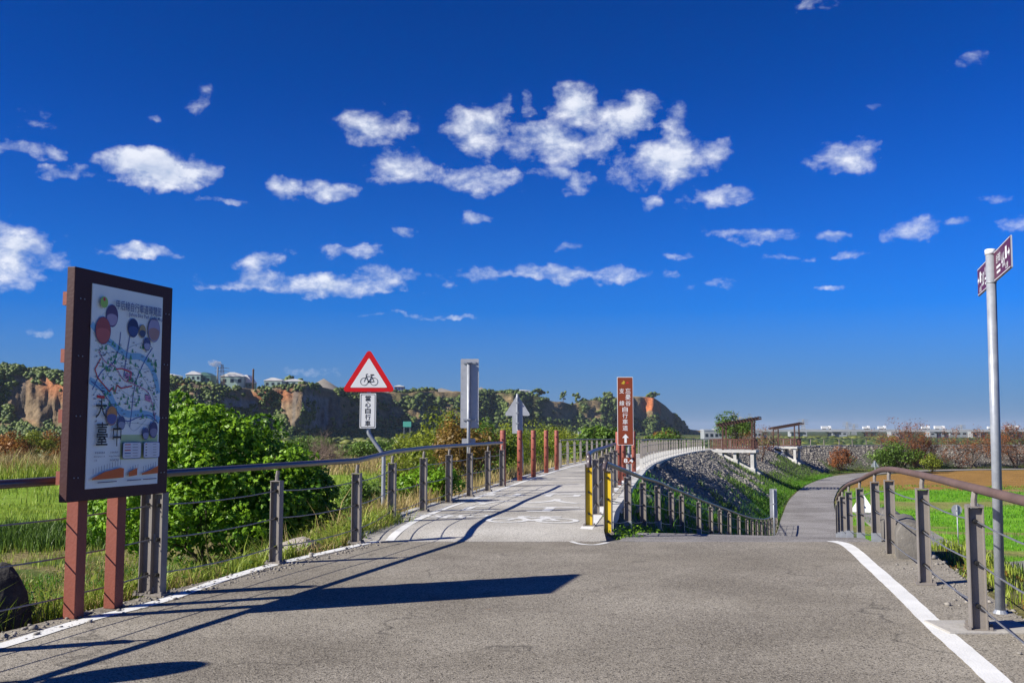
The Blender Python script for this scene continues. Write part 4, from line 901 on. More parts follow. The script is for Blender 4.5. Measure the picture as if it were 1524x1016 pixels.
# ------------------------------------------------------------------ foliage
def quads(C, Nn, size, aspect, rng, tone, droop=0.0):
    """kite-shaped leaves at C facing Nn"""
    n = len(C); Nn = Nn / np.maximum(np.linalg.norm(Nn, axis=1), 1e-6)[:, None]; r = rng.normal(size=(n, 3)); A = np.cross(Nn, r); A /= np.maximum(np.linalg.norm(A, axis=1), 1e-6)[:, None]; B = np.cross(Nn, A)
    s = (size * rng.lognormal(0, .25, n))[:, None]; w = s * aspect
    P0 = C - A * s * .5; P1 = C + B * w * .5 - Nn * droop * s + A * s * .05; P2 = C + A * s * .5 - Nn * droop * s * .6; P3 = C - B * w * .5 - Nn * droop * s + A * s * .05
    V = np.stack([P0, P1, P2, P3], 1).reshape(-1, 3); return V, np.arange(n * 4).reshape(n, 4), np.repeat(tone, 4)
def cat(parts):
    Vs, Fs, Ts = [], [], []; o = 0
    for V, Fc, tn in parts: Vs.append(V); Fs.append(Fc + o); Ts.append(tn); o += len(V)
    return np.concatenate(Vs), np.concatenate(Fs), np.concatenate(Ts)
def crown_points(lumps, n, rng, lo=.72):
    L_ = np.array(lumps, float); w = L_[:, 3] * L_[:, 4] + L_[:, 4] * L_[:, 5]; i = rng.choice(len(L_), n, p=w / w.sum())
    d = rng.normal(size=(n, 3)); d /= np.linalg.norm(d, axis=1)[:, None]; r = lo + (1 - lo) * rng.random(n) ** .6
    C = L_[i, :3] + d * L_[i, 3:6] * r[:, None]; return C, d, i
def leafy(name, lumps, n, size, m, rng, parent, aspect=.6, up=.5, lo=.7, rosette=0, droop=0.0, tone_by=None):
    C, d, i = crown_points(lumps, n, rng, lo); Nn = d + np.array((0, 0, up)) + rng.normal(0, .45, (n, 3))
    tl = rng.random(len(lumps)); tone = np.clip(.6 * tl[i] + .45 * rng.random(n), 0, 1)
    if rosette:
        C = np.repeat(C, rosette, 0); Nr = np.repeat(Nn / np.linalg.norm(Nn, axis=1)[:, None], rosette, 0); j = rng.normal(size=(len(C), 3)); j -= Nr * (j * Nr).sum(1)[:, None]; j /= np.linalg.norm(j, axis=1)[:, None]
        C = C + j * size * .55; Nn = Nr * .8 + j * .55 + rng.normal(0, .15, (len(C), 3)); tone = np.clip(np.repeat(tone, rosette) + rng.normal(0, .12, len(C)), 0, 1)
    V, Fc, tn = quads(C, Nn, np.full(len(C), size), aspect, rng, tone, droop); return npmesh(name, V, Fc, m, parent, tone=tn)
def branches(mb, p, d, L_, r, depth, rng, tips, spread=.6, n=5, up=.15, kids=(2, 4)):
    pts = [Vector(p)]; rad = [r]; dd = Vector(d).normalized(); k = 3
    for i in range(k):
        dd = (dd + Vector(rng.normal(0, .16, 3)) + Vector((0, 0, up * .3))).normalized(); pts.append(pts[-1] + dd * L_ / k); rad.append(r * (1 - .5 * (i + 1) / k))
    mb.tube(pts, rad, n if depth > 1 else 3, caps=False)
    if depth == 0: tips.append(pts[-1]); return
    for c in range(int(rng.integers(kids[0], kids[1] + 1))):
        q = pts[int(rng.integers(1, 4))] if c else pts[-1]; nd = (dd + Vector(rng.normal(0, spread, 3)) + Vector((0, 0, up))).normalized()
        branches(mb, q, nd, L_ * rng.uniform(.6, .85), r * .5, depth - 1, rng, tips, spread, n, up, kids)
M_BARK = mat('grey_brown_bark', (.14, .11, .085), (.08, .062, .05), 6, .95, .4, 20)
M_TWIG = mat('dry_pinkish_twigs', (.26, .19, .15), (.18, .13, .10), 3, .95)
LM = dict(bush=leafmat('glossy_green_leaves', (.045, .15, .010), (.31, .53, .03), .3, rough=.42), olive=leafmat('yellow_green_leaves', (.10, .15, .015), (.32, .36, .035), .3),
          rust=leafmat('rusty_olive_leaves', (.12, .08, .02), (.36, .22, .05), .3), red=leafmat('russet_leaves', (.14, .05, .02), (.38, .14, .045), .25), orange=leafmat('orange_autumn_leaves', (.20, .10, .025), (.48, .22, .05), .3), dark=leafmat('dark_green_leaves', (.02, .055, .012), (.07, .14, .02), .15),
          mid=leafmat('mid_green_leaves', (.05, .10, .012), (.14, .24, .03), .2), grass=leafmat('grass_blades', (.14, .21, .018), (.42, .50, .07), .3), dry=leafmat('dry_straw_blades', (.26, .19, .06), (.58, .46, .20), .25), lush=leafmat('lush_grass_blades', (.05, .17, .01), (.17, .42, .02), .3))
def lumpset(c, R_, n, rng, frac=.45, top=False):
    o = [(c[0], c[1], c[2], R_[0] * .66, R_[1] * .66, R_[2] * .66)]
    for k in range(n):
        d = rng.normal(size=3); d /= np.linalg.norm(d);
        if d[2] < -.25: d[2] = -d[2] * .5
        s = frac * rng.uniform(.65, 1.2); o.append((c[0] + d[0] * R_[0] * .7, c[1] + d[1] * R_[1] * .7, c[2] + d[2] * R_[2] * .7, R_[0] * s, R_[1] * s, R_[2] * s))
    return o
def bush(name, loc, R_, label, m, n, size, seed, lumps=18, cat_='bush', group=None, frac=.42, rosette=0, aspect=.6, stems=5, lo=.7, h0=.75, extra=None, up=.5, droop=0.):
    rng = np.random.default_rng(seed); s = thing(name, loc, 0, label, cat_, group); L_ = lumpset((0, 0, R_[2] * h0), R_, lumps, rng, frac)
    if extra: L_ += extra
    leafy('crown', L_, n, size, m, rng, s, aspect, up, lo, rosette, droop)
    mb = MB(); tips = []
    for k in range(stems): a = k * 6.28 / stems + rng.uniform(-.4, .4); branches(mb, (0, 0, -.15), (math.cos(a) * .5, math.sin(a) * .5, 1), R_[2] * .7, R_[2] * .03, 2, rng, tips, .5, 5, .2, (2, 3))
    mb.build('stems', M_BARK, s, True); return s
# the large bush behind the railing
bz = tz(-5.0, 19.2)
rng = np.random.default_rng(77)
ex = [(1.7, -.2, .8, 1.0, 1.1, .8), (2.5, .1, .45, .8, .9, .6), (-1.2, 0, 1.7, 1.2, 1.2, 1.2)]
for k in range(75):
    a, e = rng.uniform(0, 6.28), rng.uniform(-.15, 1.35); x, y, z = math.cos(a) * math.cos(e), math.sin(a) * math.cos(e), math.sin(e); ex.append((x * 2.2 * rng.uniform(.9, 1.1) - .3, y * 2.05, 1.35 + z * (1.74 - .4 * x) * rng.uniform(.92, 1.08), .42 * rng.uniform(.7, 1.3), .42 * rng.uniform(.7, 1.3), .34 * rng.uniform(.7, 1.3)))
bush('green_bush', (-5.5, 19.2, bz), (2.1, 2.0, 1.62), 'big dense rounded bright green bush behind the cable railing', LM['bush'], 14500, .076, 78, 22, 'bush', None, .36, 8, .55, 6, .72, .8, ex, .55, .12)
def bare_tree(name, loc, H, label, seed, m, leaf=None, n_leaf=0, lsize=.2, spread=.55, kids=(3, 4), depth=4, group=None, up=.12, trunks=1, lean=(0, 0), cat_='tree'):
    rng = np.random.default_rng(seed); s = thing(name, loc, 0, label, cat_, group); mb = MB(); tips = []
    for k in range(trunks):
        a = rng.uniform(0, 6.28); branches(mb, (rng.normal(0, .1), rng.normal(0, .1), -.15), (math.cos(a) * .45 + lean[0], math.sin(a) * .45 + lean[1], 1), H * .3, H * .022, depth, rng, tips, spread, 5, up, kids)
    V = np.array(mb.v); k = H / max(V[:, 2].max(), .1); mb.v = [tuple(v) for v in V * k]; mb.build('trunk', m, s, True)
    if leaf:
        Tp = np.array([tuple(t_) for t_ in tips]) * k; i = rng.integers(0, len(Tp), n_leaf); C = Tp[i] + rng.normal(0, H * .045, (n_leaf, 3))
        V, Fc, tn = quads(C, rng.normal(size=(n_leaf, 3)) + np.array((0, 0, .6)), np.full(n_leaf, lsize), .6, rng, rng.random(n_leaf)); npmesh('crown', V, Fc, leaf, s, tone=tn)
    return s
def gl(px, D): x = (px - 762) / 1500 * D; return (x, D, tz(x, D))
# shrubs along the path, fields and far dike
SH = [(612, 27, (1.0, 1.0, 1.1), 'olive', 'yellow green shrub beside the bent sign pole'), (655, 33, (1.7, 1.4, 1.9), 'olive', 'tall yellow green shrub with loose sprays beside the railing'), (690, 31, (1.2, 1.2, 1.6), 'rust', 'russet leaved shrub between the railing posts'),
      (632, 40, (1.9, 1.5, 1.5), 'olive', 'low spreading yellow green shrub behind the russet one'), (722, 37, (1.4, 1.2, 1.5), 'mid', 'mid green shrub between the sign back and red posts'), (676, 44, (2.2, 1.6, 1.8), 'rust', 'russet and green thicket beyond the railing'),
      (640, 21.5, (.8, .6, .55), 'lush_', 'small fresh green bush at the foot of the railing'), (760, 47, (1.6, 1.3, 1.7), 'olive', 'yellowish shrub behind the triangle sign back'), (805, 56, (2.4, 1.6, 2.0), 'olive', 'broad yellow shrub past the last red post'), (790, 62, (2.5, 1.8, 1.9), 'mid', 'green shrub beyond the broad yellow one'),
      (600, 52, (2.2, 1.8, 1.3), 'mid', 'low green shrub at the meadow edge'), (556, 24.5, (.9, .8, .8), 'mid', 'dark green weedy bush below the warning sign')]
for i, (px, D, R_, k, lb) in enumerate(SH):
    mm = LM['bush'] if k == 'lush_' else LM[k]
    bush('shrub', gl(px, D), R_, lb, mm, int(2600 + 900 * R_[0]), .085 if D < 30 else .11, 100 + i, 14, 'shrub', 'shrubs beside the bike path', .38, 0, .5, 5, .45, .85)
MID = [(880, 78, (3.0, 2, 2.2), 'mid', 'green shrub on the field beside the brown sign'), (1000, 132, (4, 3, 3.0), 'mid', 'green thicket behind the white footed railing'), (985, 140, (2.6, 2, 2.8), 'red', 'russet shrub behind the white footed railing'), (560, 150, (6, 4, 2.2), 'mid', 'low green thicket past the pond'),
       (700, 160, (7, 4, 3.0), 'olive', 'wide olive thicket across the meadow'), (455, 170, (6, 4, 2.2), 'mid', 'flat green thicket under the grey cliff'), (620, 190, (6, 4, 2.8), 'olive', 'rounded olive thicket by the small green road sign'), (840, 150, (6, 4, 3.2), 'olive', 'olive thicket beyond the red posts'), (900, 170, (8, 4, 3), 'mid', 'long green hedge beyond the red posts')]
for i, (px, D, R_, k, lb) in enumerate(MID):
    bush('thicket', gl(px, D), R_, lb, LM[k], 3800, .3, 140 + i, 16, 'thicket', 'thickets on the flood plain', .36, 0, .6, 4, .5, .7)
TR = [(1342, 160, 7.6, 'widest russet tree at the foot of the far dike', 1), (1372, 161, 5.2, 'russet tree leaning out beside the widest one', 2), (1440, 163, 6.3, 'bare russet tree standing alone by the brown field', 3), (1512, 163, 7.2, 'russet tree behind the galvanised pole', 4), (1570, 164, 6.5, 'russet tree past the galvanised pole', 5)]
for px, D, H, lb, k in TR:
    x = (px - 762) / 1500 * D; yv = D
    for _ in range(30):
        if abs(float(near(RAMP, [x], [yv])[0][0])) > 3.6 and tz(x, yv) < -2.6: break
        yv += .4
    bare_tree('russet_tree', (x, yv, tz(x, yv)), H, lb, 200 + k, M_BARK, LM['red'], 5200, .16, .62, (3, 4), 4, 'russet trees by the far dike', .06, 2)
bush('round_bush', gl(1328, 146), (4.6, 2.6, 2.6), 'bright green low bush in front of the widest russet tree', LM['mid'], 5200, .26, 231, 16, 'bush', None, .36, 0, .6, 5, .5, .72)
bush('round_bush', gl(1383, 150), (1.9, 1.5, 1.6), 'little yellow green bush beside the lane', LM['olive'], 2200, .22, 232, 10, 'bush', None, .4, 0, .6, 4, .5, .7)
bush('round_bush', gl(1248, 150), (2.2, 1.8, 2.4), 'brownish shrub on the stone slope near the bend', LM['red'], 2400, .2, 233, 10, 'bush', None, .4, 0, .6, 4, .4, .7)
x = (1136 - 762) / 1500 * 120; bare_tree('bare_tree', (x - .3, 121, tz(x - .3, 121)), 4.2, 'bare twiggy red tree between the two platforms', 241, M_TWIG, LM['red'], 1500, .12, .7, (3, 4), 4, None, .05, 2)
x = (1082 - 762) / 1500 * 150; bare_tree('flat_topped_tree', (x, 150, tz(x, 150)), 5.9, 'flat topped nearly bare tree behind the nearer platform', 242, M_BARK, LM['dry'], 1500, .16, .75, (3, 4), 4, None, .02, 1)
bush('round_bush', gl(1094, 140), (3.4, 2.4, 3.1), 'dark green bush behind the nearer platform', LM['mid'], 3800, .26, 243, 14, 'bush', None, .38, 0, .6, 4, .5, .72)
bare_tree('dead_shrub', gl(478, 118), 5.2, 'leafless pinkish grey shrub on the flood plain', 250, M_TWIG, None, 0, .2, .6, (3, 4), 5, None, .1, 5, cat_='shrub')
bare_tree('dead_shrub', gl(505, 122), 3.6, 'smaller leafless shrub beside the pinkish one', 251, M_TWIG, None, 0, .2, .6, (3, 4), 4, None, .1, 5, cat_='shrub')
for k, (px, D) in enumerate(((-14, 138), (22, 133), (52, 136), (84, 140), (-60, 135))):
    p = gl(px, D); rng = np.random.default_rng(260 + k)
    s = bush('autumn_tree', p, (3.4, 2.4, 2.2), ['orange leaved tree standing past the reeds', 'orange and green tree standing past the reeds', 'small orange tree with a dark trunk by the board', 'orange tree hidden behind the map board edge', 'orange tree at the end of the row past the reeds'][k], LM['orange'] if k != 2 else LM['olive'], 2600, .26, 260 + k, 12, 'tree', 'orange trees past the reeds', .36, 0, .6, 3, .45, 1.05)
bush('unseen_shade_bush', (-6.6, 7.4, tz(-6.6, 7.4)), (.9, .9, 1.0), 'unseen dark leafy bush added to shade the stone block', LM['dark'], 2500, .07, 300, 12, 'bush', None, .4, 0, .6, 5, .5, .9)  # added out of view to throw shade on the stone block

# ------------------------------------------------------------------ grass
def blades(name, x, y, h, w, m, rng, label, lean=.35, tone=None, clump=None, z=None):
    n = len(x); z = tzs(x, y) if z is None else z; a = rng.uniform(0, 6.28, n); hh = h * rng.lognormal(0, .3, n); ln = lean * hh * rng.uniform(.2, 1.6, n); dx, dy = np.cos(a) * ln, np.sin(a) * ln; b_ = rng.uniform(0, 6.28, n); wx, wy = np.cos(b_) * w, np.sin(b_) * w
    P0 = np.stack([x - wx, y - wy, z - .03], -1); P1 = np.stack([x + wx, y + wy, z - .03], -1); P2 = np.stack([x + dx * .4 + wx * .8, y + dy * .4 + wy * .8, z + hh * .6], -1); P3 = np.stack([x + dx * .4 - wx * .8, y + dy * .4 - wy * .8, z + hh * .6], -1); P4 = np.stack([x + dx, y + dy, z + hh * (1 - .25 * lean)], -1)
    V = np.stack([P0, P1, P2, P3, P4], 1).reshape(-1, 3); i = np.arange(n)[:, None] * 5; Fq = np.concatenate([i + np.array([[0, 1, 2]]), i + np.array([[0, 2, 3]]), i + np.array([[3, 2, 4]])]); tone = rng.random(n) if tone is None else tone
    return tag(npmesh(name, V, Fq, m, tone=np.repeat(tone, 5)), label, 'grass', kind='stuff')
def tufts(n, per, rad, xf, rng):
    x, y = xf(n); x = np.repeat(x, per) + rng.normal(0, rad, n * per); y = np.repeat(y, per) + rng.normal(0, rad, n * per); return x, y
rng = np.random.default_rng(401)
def verge(n):     # outside the railing along the junction
    y = rng.uniform(6.5, 17.0, n); d = rng.exponential(1.1, n) + .32; return pad_l(y) - .1 - d, y
x, y = tufts(900, 26, .11, verge, rng); ok = (x < pad_l(y) - .28) & (np.hypot(x - BLD[0], y - BLD[1] + .35) > .75); blades('verge_grass', x[ok], y[ok], .27, .006, LM['grass'], rng, 'tall yellow green grass growing along the railing', .6)
x, y = tufts(380, 26, .08, verge, rng); ok = (x < pad_l(y) - .25); blades('verge_grass', x[ok], y[ok], .22, .005, LM['dry'], rng, 'dry straw coloured grass at the railing foot', .6)
def bank(n):
    y = rng.uniform(8, 34, n); x = np.where(y < 15, pad_l(y), -2.2 + (y - 15) * .17) - 1 - rng.uniform(0, 14, n); return x, y
x, y = tufts(2200, 20, .16, bank, rng); blades('bank_grass', x, y, .24, .009, LM['lush'], rng, 'lush green grass covering the bank below the railing', .6)
x, y = tufts(800, 20, .14, bank, rng); blades('bank_grass', x, y, .38, .008, LM['dry'], rng, 'pale seeding grass stems over the bank')
def weeds(name, cx, cy, per, rad, hgt, size, m, label):
    n = len(cx); x = np.repeat(cx, per) + rng.normal(0, rad, n * per); y = np.repeat(cy, per) + rng.normal(0, rad, n * per); z = tzs(x, y) + rng.random(n * per) ** 1.3 * np.repeat(hgt * rng.uniform(.5, 1.3, n), per)
    V, Fq, tn = quads(np.stack([x, y, z], -1), rng.normal(0, .5, (n * per, 3)) + np.array((0, 0, 1.0)), np.full(n * per, size), .55, rng, np.clip(np.repeat(rng.random(n), per) * .6 + rng.random(n * per) * .4, 0, 1), .1)
    return tag(npmesh(name, V, Fq, m, tone=tn), label, 'weeds', kind='stuff')
cx, cy = verge(260); ok = cx < pad_l(cy) - .35; weeds('verge_weeds', cx[ok], cy[ok], 34, .12, .28, .055, LM['mid'], 'broad leaved green weeds among the railing grass')
cx, cy = bank(700); weeds('bank_weeds', cx, cy, 36, .2, .45, .07, LM['olive'], 'yellow green leafy weeds over the bank')
cx, cy = bank(500); weeds('bank_weeds', cx, cy, 36, .22, .5, .07, LM['dark'], 'dark green leafy weeds over the bank')
cy = rng.uniform(15.7, 20.5, 70); cx = 1.62 + (cy - 15.7) * .235 + rng.normal(0, .14, 70); weeds('nose_weeds', cx, cy, 40, .1, .16, .05, LM['bush'], 'fresh green weeds at the split of path and ramp')
def pathside(n):
    i = rng.integers(8, 96, n); e = offs(DIKE, -HALF - .2); T = e[i]; d = rng.exponential(.8, n); return T[:, 0] - d, T[:, 1] + rng.uniform(-.5, .5, n)
x, y = tufts(700, 22, .12, pathside, rng); blades('pathside_grass', x, y, .35, .007, LM['dry'], rng, 'dry straw coloured grass beside the bike path')
x, y = tufts(500, 20, .12, pathside, rng); blades('pathside_grass', x - .3, y, .3, .007, LM['grass'], rng, 'green grass between shrubs and bike path')
def rampside(n):
    wq = np.linalg.norm(np.diff(RAMP[:, :2], axis=0), axis=1)[3:112]; i = 3 + rng.choice(len(wq), n, p=wq / wq.sum()); e = offs(RAMP, -RHALF - .35); T = e[i]; d = np.abs(rng.normal(0, .9, n)); return T[:, 0] - d * .9, T[:, 1] + d * .2 + rng.uniform(-.4, .4, n)
x, y = tufts(2300, 22, .18, rampside, rng); sd = near(DIKE, x, y)[0]; rd = near(RAMP, x, y)[0]; ok = (sd > HALF + .2) & (rd < -RHALF - .12); blades('rampside_grass', x[ok], y[ok], .2, .007, LM['lush'], rng, 'short lush grass between ramp railing and stones')
# grass growing in patches on the stone face
x, y, d = dike_face(60000, 40, 186, rng); z, sd, rd, par, free = terrain(x, y); ok = (GRASS_MASK(x, y, d) > .57) & (np.abs(rd) > RHALF + .25) & (sd > HALF + .3) & (rng.random(len(x)) < .9); x, y = x[ok], y[ok]
blades('slope_grass', x, y, .22 + .0012 * 0, .02, LM['mid'], rng, 'green grass patches growing between the slope stones', .5)
# right hand shoulder
def shoulder(n):
    y = rng.uniform(6, 15, n); return pad_r(y) + .55 + rng.exponential(.5, n), y
x, y = tufts(150, 18, .09, shoulder, rng); blades('shoulder_grass', x, y, .14, .005, LM['grass'], rng, 'sparse short grass on the gravel shoulder by the signpost')
x, y = tufts(90, 22, .12, shoulder, rng); blades('shoulder_litter', x, y, .04, .006, LM['orange'], rng, 'brown dead needles scattered on the shoulder', 1.2)
lw0 = spline([(*p, 0) for p in LOWR], 6)
def embank(n):
    y = rng.uniform(8, 44, n); return np.interp(y, [8, 15, 44], [5.2, 6.6, 16.5]) + rng.exponential(4, n) + .6, y
x, y = tufts(1500, 14, .2, embank, rng); rd = near(RAMP, x, y)[0]; ok = (rd > RHALF + 1) & (np.abs(near(lw0, x, y)[0]) > 1.7); x, y, rd = x[ok], y[ok], rd[ok]; blades('embankment_grass', x[rd > RHALF + 1], y[rd > RHALF + 1], .14, .01, LM['mid'], rng, 'green grass on the embankment below the curved railing')
# reeds and meadow
def box_(x0, x1, y0, y1): return lambda n: (rng.uniform(x0, x1, n), rng.uniform(y0, y1, n))
x, y = tufts(700, 26, .4, box_(-62, -30, 92, 106), rng); blades('reeds', x, y, 1.7, .03, LM['dry'], rng, 'tall tan reeds across the far edge of the green field')
x, y = tufts(500, 16, .4, box_(-62, -30, 88, 98), rng); blades('reeds', x, y, 1.3, .03, LM['grass'], rng, 'yellow green reeds in front of the tan ones')
x, y = tufts(2600, 9, .3, box_(-34, -3, 34, 62), rng); ok = near(DIKE, x, y)[0] < -4; blades('meadow_weeds', x[ok], y[ok], .2, .014, LM['grass'], rng, 'green weeds scattered over the meadow')
x, y = tufts(500, 18, .3, box_(-26, -13, 39, 46), rng); blades('meadow_weeds', x, y, .55, .02, LM['mid'], rng, 'darker weeds along the blue grey field road')
x, y = tufts(2000, 8, .8, box_(-60, 2, 62, 150), rng); ok = near(DIKE, x, y)[0] < -4; blades('meadow_tussocks', x[ok], y[ok], .5, .03, LM['grass'], rng, 'yellowish tussocks across the flood plain')
x, y = tufts(1200, 8, .6, box_(-34, -2, 104, 150), rng); blades('meadow_tussocks', x, y, .8, .035, LM['dry'], rng, 'straw coloured tussocks past the pond')
def fieldr(n):
    y = rng.uniform(44, 112, n); return np.interp(y, [44, 60, 92, 116], [16, 20.5, 30.5, 40]) + rng.uniform(0, 45, n), y
x, y = tufts(9000, 5, .25, fieldr, rng); lw = spline([(*p, 0) for p in LOWR], 6); ok = (np.abs(near(lw, x, y)[0]) > 1.9) & (np.abs(near(np.array([(21.5, 45.5, 0), (30, 47.8, 0), (45, 50, 0), (70, 53, 0)]), x, y)[0]) > 1.7); ok = fbm(x * .09, y * .22, 26, 4) < .57; x, y = x[ok], y[ok]; blades('field_crop', x, y, .16, .02, LM['lush'], rng, 'bright green young crop on the field beyond the railing')
# ground pebbles and flakes along both edges of the road
x1, y1 = rng.uniform(-.42, .02, 900), rng.uniform(5.5, 14.6, 900); x1 = pad_l(y1) + np.abs(x1) - .1; y2 = rng.uniform(5.5, 14.6, 700); x2 = pad_r(y2) + .45 - np.abs(rng.normal(0, .3, 700))
x = np.concatenate([x1, x2]); y = np.concatenate([y1, y2]); s_ = rng.lognormal(-4.6, .5, len(x)); V, Fc, tn = blobs(np.stack([x, y, np.maximum(tzs(x, y), np.where((x > pad_l(y) - .1) & (x < pad_r(y) + .25), .0, -9)) + s_ * .3], -1), np.stack([s_, s_, s_ * .6], -1), ICO0_V, ICO0_F, .15, rng, rng.random(len(x)))
tag(npmesh('grit', V, Fc, M_STONE, tone=tn), 'loose grit and pebbles along the road edges', 'gravel', kind='stuff')
#@@OBJ3BEGIN
# ------------------------------------------------------------------ bluff across the river
SKY = np.array([(-700, 540, 640), (-300, 543, 630), (0, 548, 620), (90, 553, 625), (240, 562, 640), (330, 573, 655), (400, 572, 680), (455, 571, 710), (510, 580, 760), (590, 585, 830), (650, 583, 880), (690, 583, 920), (760, 584, 980), (810, 589, 1030), (850, 596, 1080), (885, 590, 1130), (930, 588, 1190), (972, 590, 1240), (990, 603, 1290), (1010, 624, 1340), (1026, 639, 1380), (1060, 643, 1420)], float)
NU, NV = 620, 64
pu = np.linspace(-700, 1055, NU); top = np.interp(pu, SKY[:, 0], SKY[:, 1]); Dd = np.interp(pu, SKY[:, 0], SKY[:, 2])
top = top + ((fbm(pu * .03, pu * 0, 61, 4) - .5) * 9 + (fbm(pu * .008, pu * 0, 62, 2) - .5) * 10) * (pu < 940)
wild = sstep(480, 620, pu)                    # 0 bare cliff, 1 wooded slope
W = 62 + wild * 85; tv = np.linspace(0, 1, NV)
prof_c = np.interp(tv, [0, .25, .42, .54, .66, .78, .88, 1], [0, .15, .33, .50, .74, .92, 1.0, 1.01]); prof_h = np.interp(tv, [0, .2, .45, .65, .8, 1], [0, .14, .46, .76, .97, 1.01])
U_, T_ = np.meshgrid(pu, tv); prof = prof_c[:, None] * (1 - wild) + prof_h[:, None] * wild
Ztop = 1.6 + (640 - top) / 1500 * (Dd + W * .7); z0 = -6.0
face_ = np.sin(np.clip(tv, 0, 1) * math.pi)[:, None]
ux = U_ * Dd / 1500.0
sp_ = (ux * .0135 + 1.3 * fbm(ux * .009, T_ * .5, 68, 3)) % 1.0; saw = np.where(sp_ < .6, sp_ / .6, (1 - sp_) / .4); shady = (sp_ > .6).astype(float)
rid = np.abs(fbm(ux * .022, T_ * .7, 63, 4) * 2 - 1)
dep = T_ * W - face_ * (W * .46) * (1 - .72 * wild) * (saw - .5) + face_ * (W * .5) * (1 - .62 * wild) * (rid - .28) + face_ * 16 * (fbm(ux * .07, T_ * 3, 64, 4) - .5) + face_ * 9 * (1 - wild) * (np.abs(fbm(ux * .2, T_ * 1.2, 67, 4) * 2 - 1) - .25)
Dm = Dd[None] + dep; Xm = (U_ - 762) / 1500 * Dm; Zm = z0 + (Ztop - z0) * prof + face_ * 3.2 * (fbm(ux * .12, T_ * 7, 65, 4) - .5) * (1 + wild)
back = 8; Xb = [Xm]; Yb = [Dm]; Zb = [Zm]
for k in range(1, back + 1): q = k * 45.0; Xb.append((pu - 762)[None] / 1500 * (Dm[-1:] + q)); Yb.append(Dm[-1:] + q); Zb.append(Zm[-1:] - .0 - .5 * k + 1.5 * (fbm(ux[-1:] * .02, q, 66, 3) - .5))
Xm, Ym, Zm = np.concatenate(Xb), np.concatenate(Yb), np.concatenate(Zb); nr, ncol = Xm.shape
ii = np.arange(nr * ncol).reshape(nr, ncol); Fc = np.stack([ii[:-1, :-1], ii[:-1, 1:], ii[1:, 1:], ii[1:, :-1]], -1).reshape(-1, 4)
Tm = np.concatenate([T_, np.ones((back, NU))]); Um = np.tile(pu, (nr, 1)); Wm = np.tile(wild, (nr, 1)); Wx = Um * np.tile(Dd, (nr, 1)) / 1500
Sm = np.concatenate([shady, np.zeros((back, NU))])
c_ = np.zeros(Xm.shape + (3,)); c_[:] = (.30, .19, .11)
c_ = lerp3(c_, (.20, .155, .10), sstep(.45, .6, fbm(Wx * .05, Tm * 4, 71, 4)) * .8)
c_ = lerp3(c_, (.40, .17, .08), sstep(.52, .66, Tm + .3 * (fbm(Wx * .03, Tm * 2, 72, 4) - .5)) * sstep(.38, .52, fbm(Wx * .02, 0 * Tm, 73, 3)) * (1 - Wm))
c_ = lerp3(c_, (.27, .255, .24), Sm * sstep(.74, .66, Tm) * (1 - Wm) * .95)
c_ = lerp3(c_, (.12, .115, .11), sstep(.5, .62, fbm(Wx * .22, Tm * 2.2, 77, 4)) * .6 * (1 - Wm))
c_ = lerp3(c_, (.28, .21, .11), Wm * .85)
c_ = lerp3(c_, (.30, .24, .14), sstep(.78, .86, Tm) * .8)
c_ = lerp3(c_, (.06, .09, .025), np.clip(sstep(.42, .22, Tm) * .9, 0, 1))
c_ = lerp3(c_, (.07, .10, .03), Wm * sstep(.45, .58, fbm(Wx * .03, Tm * 3, 74, 4)) * .8)
c_ = lerp3(c_, (.55, .18, .07), ((Um > 958) & (Um < 984) & (Tm > .55) & (Tm < .86)).astype(float))
me = bpy.data.meshes.new('bluff'); me.vertices.add(nr * ncol); me.vertices.foreach_set('co', np.stack([Xm, Ym, Zm], -1).astype(np.float32).ravel())
me.loops.add(Fc.size); me.loops.foreach_set('vertex_index', Fc.astype(np.int32).ravel()); me.polygons.add(len(Fc)); me.polygons.foreach_set('loop_start', np.arange(0, Fc.size, 4, dtype=np.int32)); me.update(calc_edges=True)
ca = me.color_attributes.new('zone', 'FLOAT_COLOR', 'POINT'); ca.data.foreach_set('color', np.concatenate([c_, np.ones(Xm.shape + (1,))], -1).astype(np.float32).ravel())
bmt = bpy.data.materials.new('eroded_bluff_soil'); bmt.use_nodes = True; t = bmt.node_tree; b = t.nodes['Principled BSDF']; b.inputs['Roughness'].default_value = .95; b.inputs['Specular IOR Level'].default_value = .1
at = t.nodes.new('ShaderNodeAttribute'); at.attribute_name = 'zone'; co = t.nodes.new('ShaderNodeTexCoord')
c1 = mulcol(mulcol(at.outputs['Color'], gn(.25, 8), .6, 1.35), gn(.05, 6), .75, 1.2); t.links.new(c1, b.inputs['Base Color'])
bp = t.nodes.new('ShaderNodeBump'); bp.inputs['Strength'].default_value = 1; bp.inputs['Distance'].default_value = 3; t.links.new(gn(.12, 9), bp.inputs['Height']); t.links.new(bp.outputs[0], b.inputs['Normal'])
tag(link('bluff', me, bmt, None, True), 'eroded bluff with bare cliffs and wooded slopes', 'bluff', kind='structure')
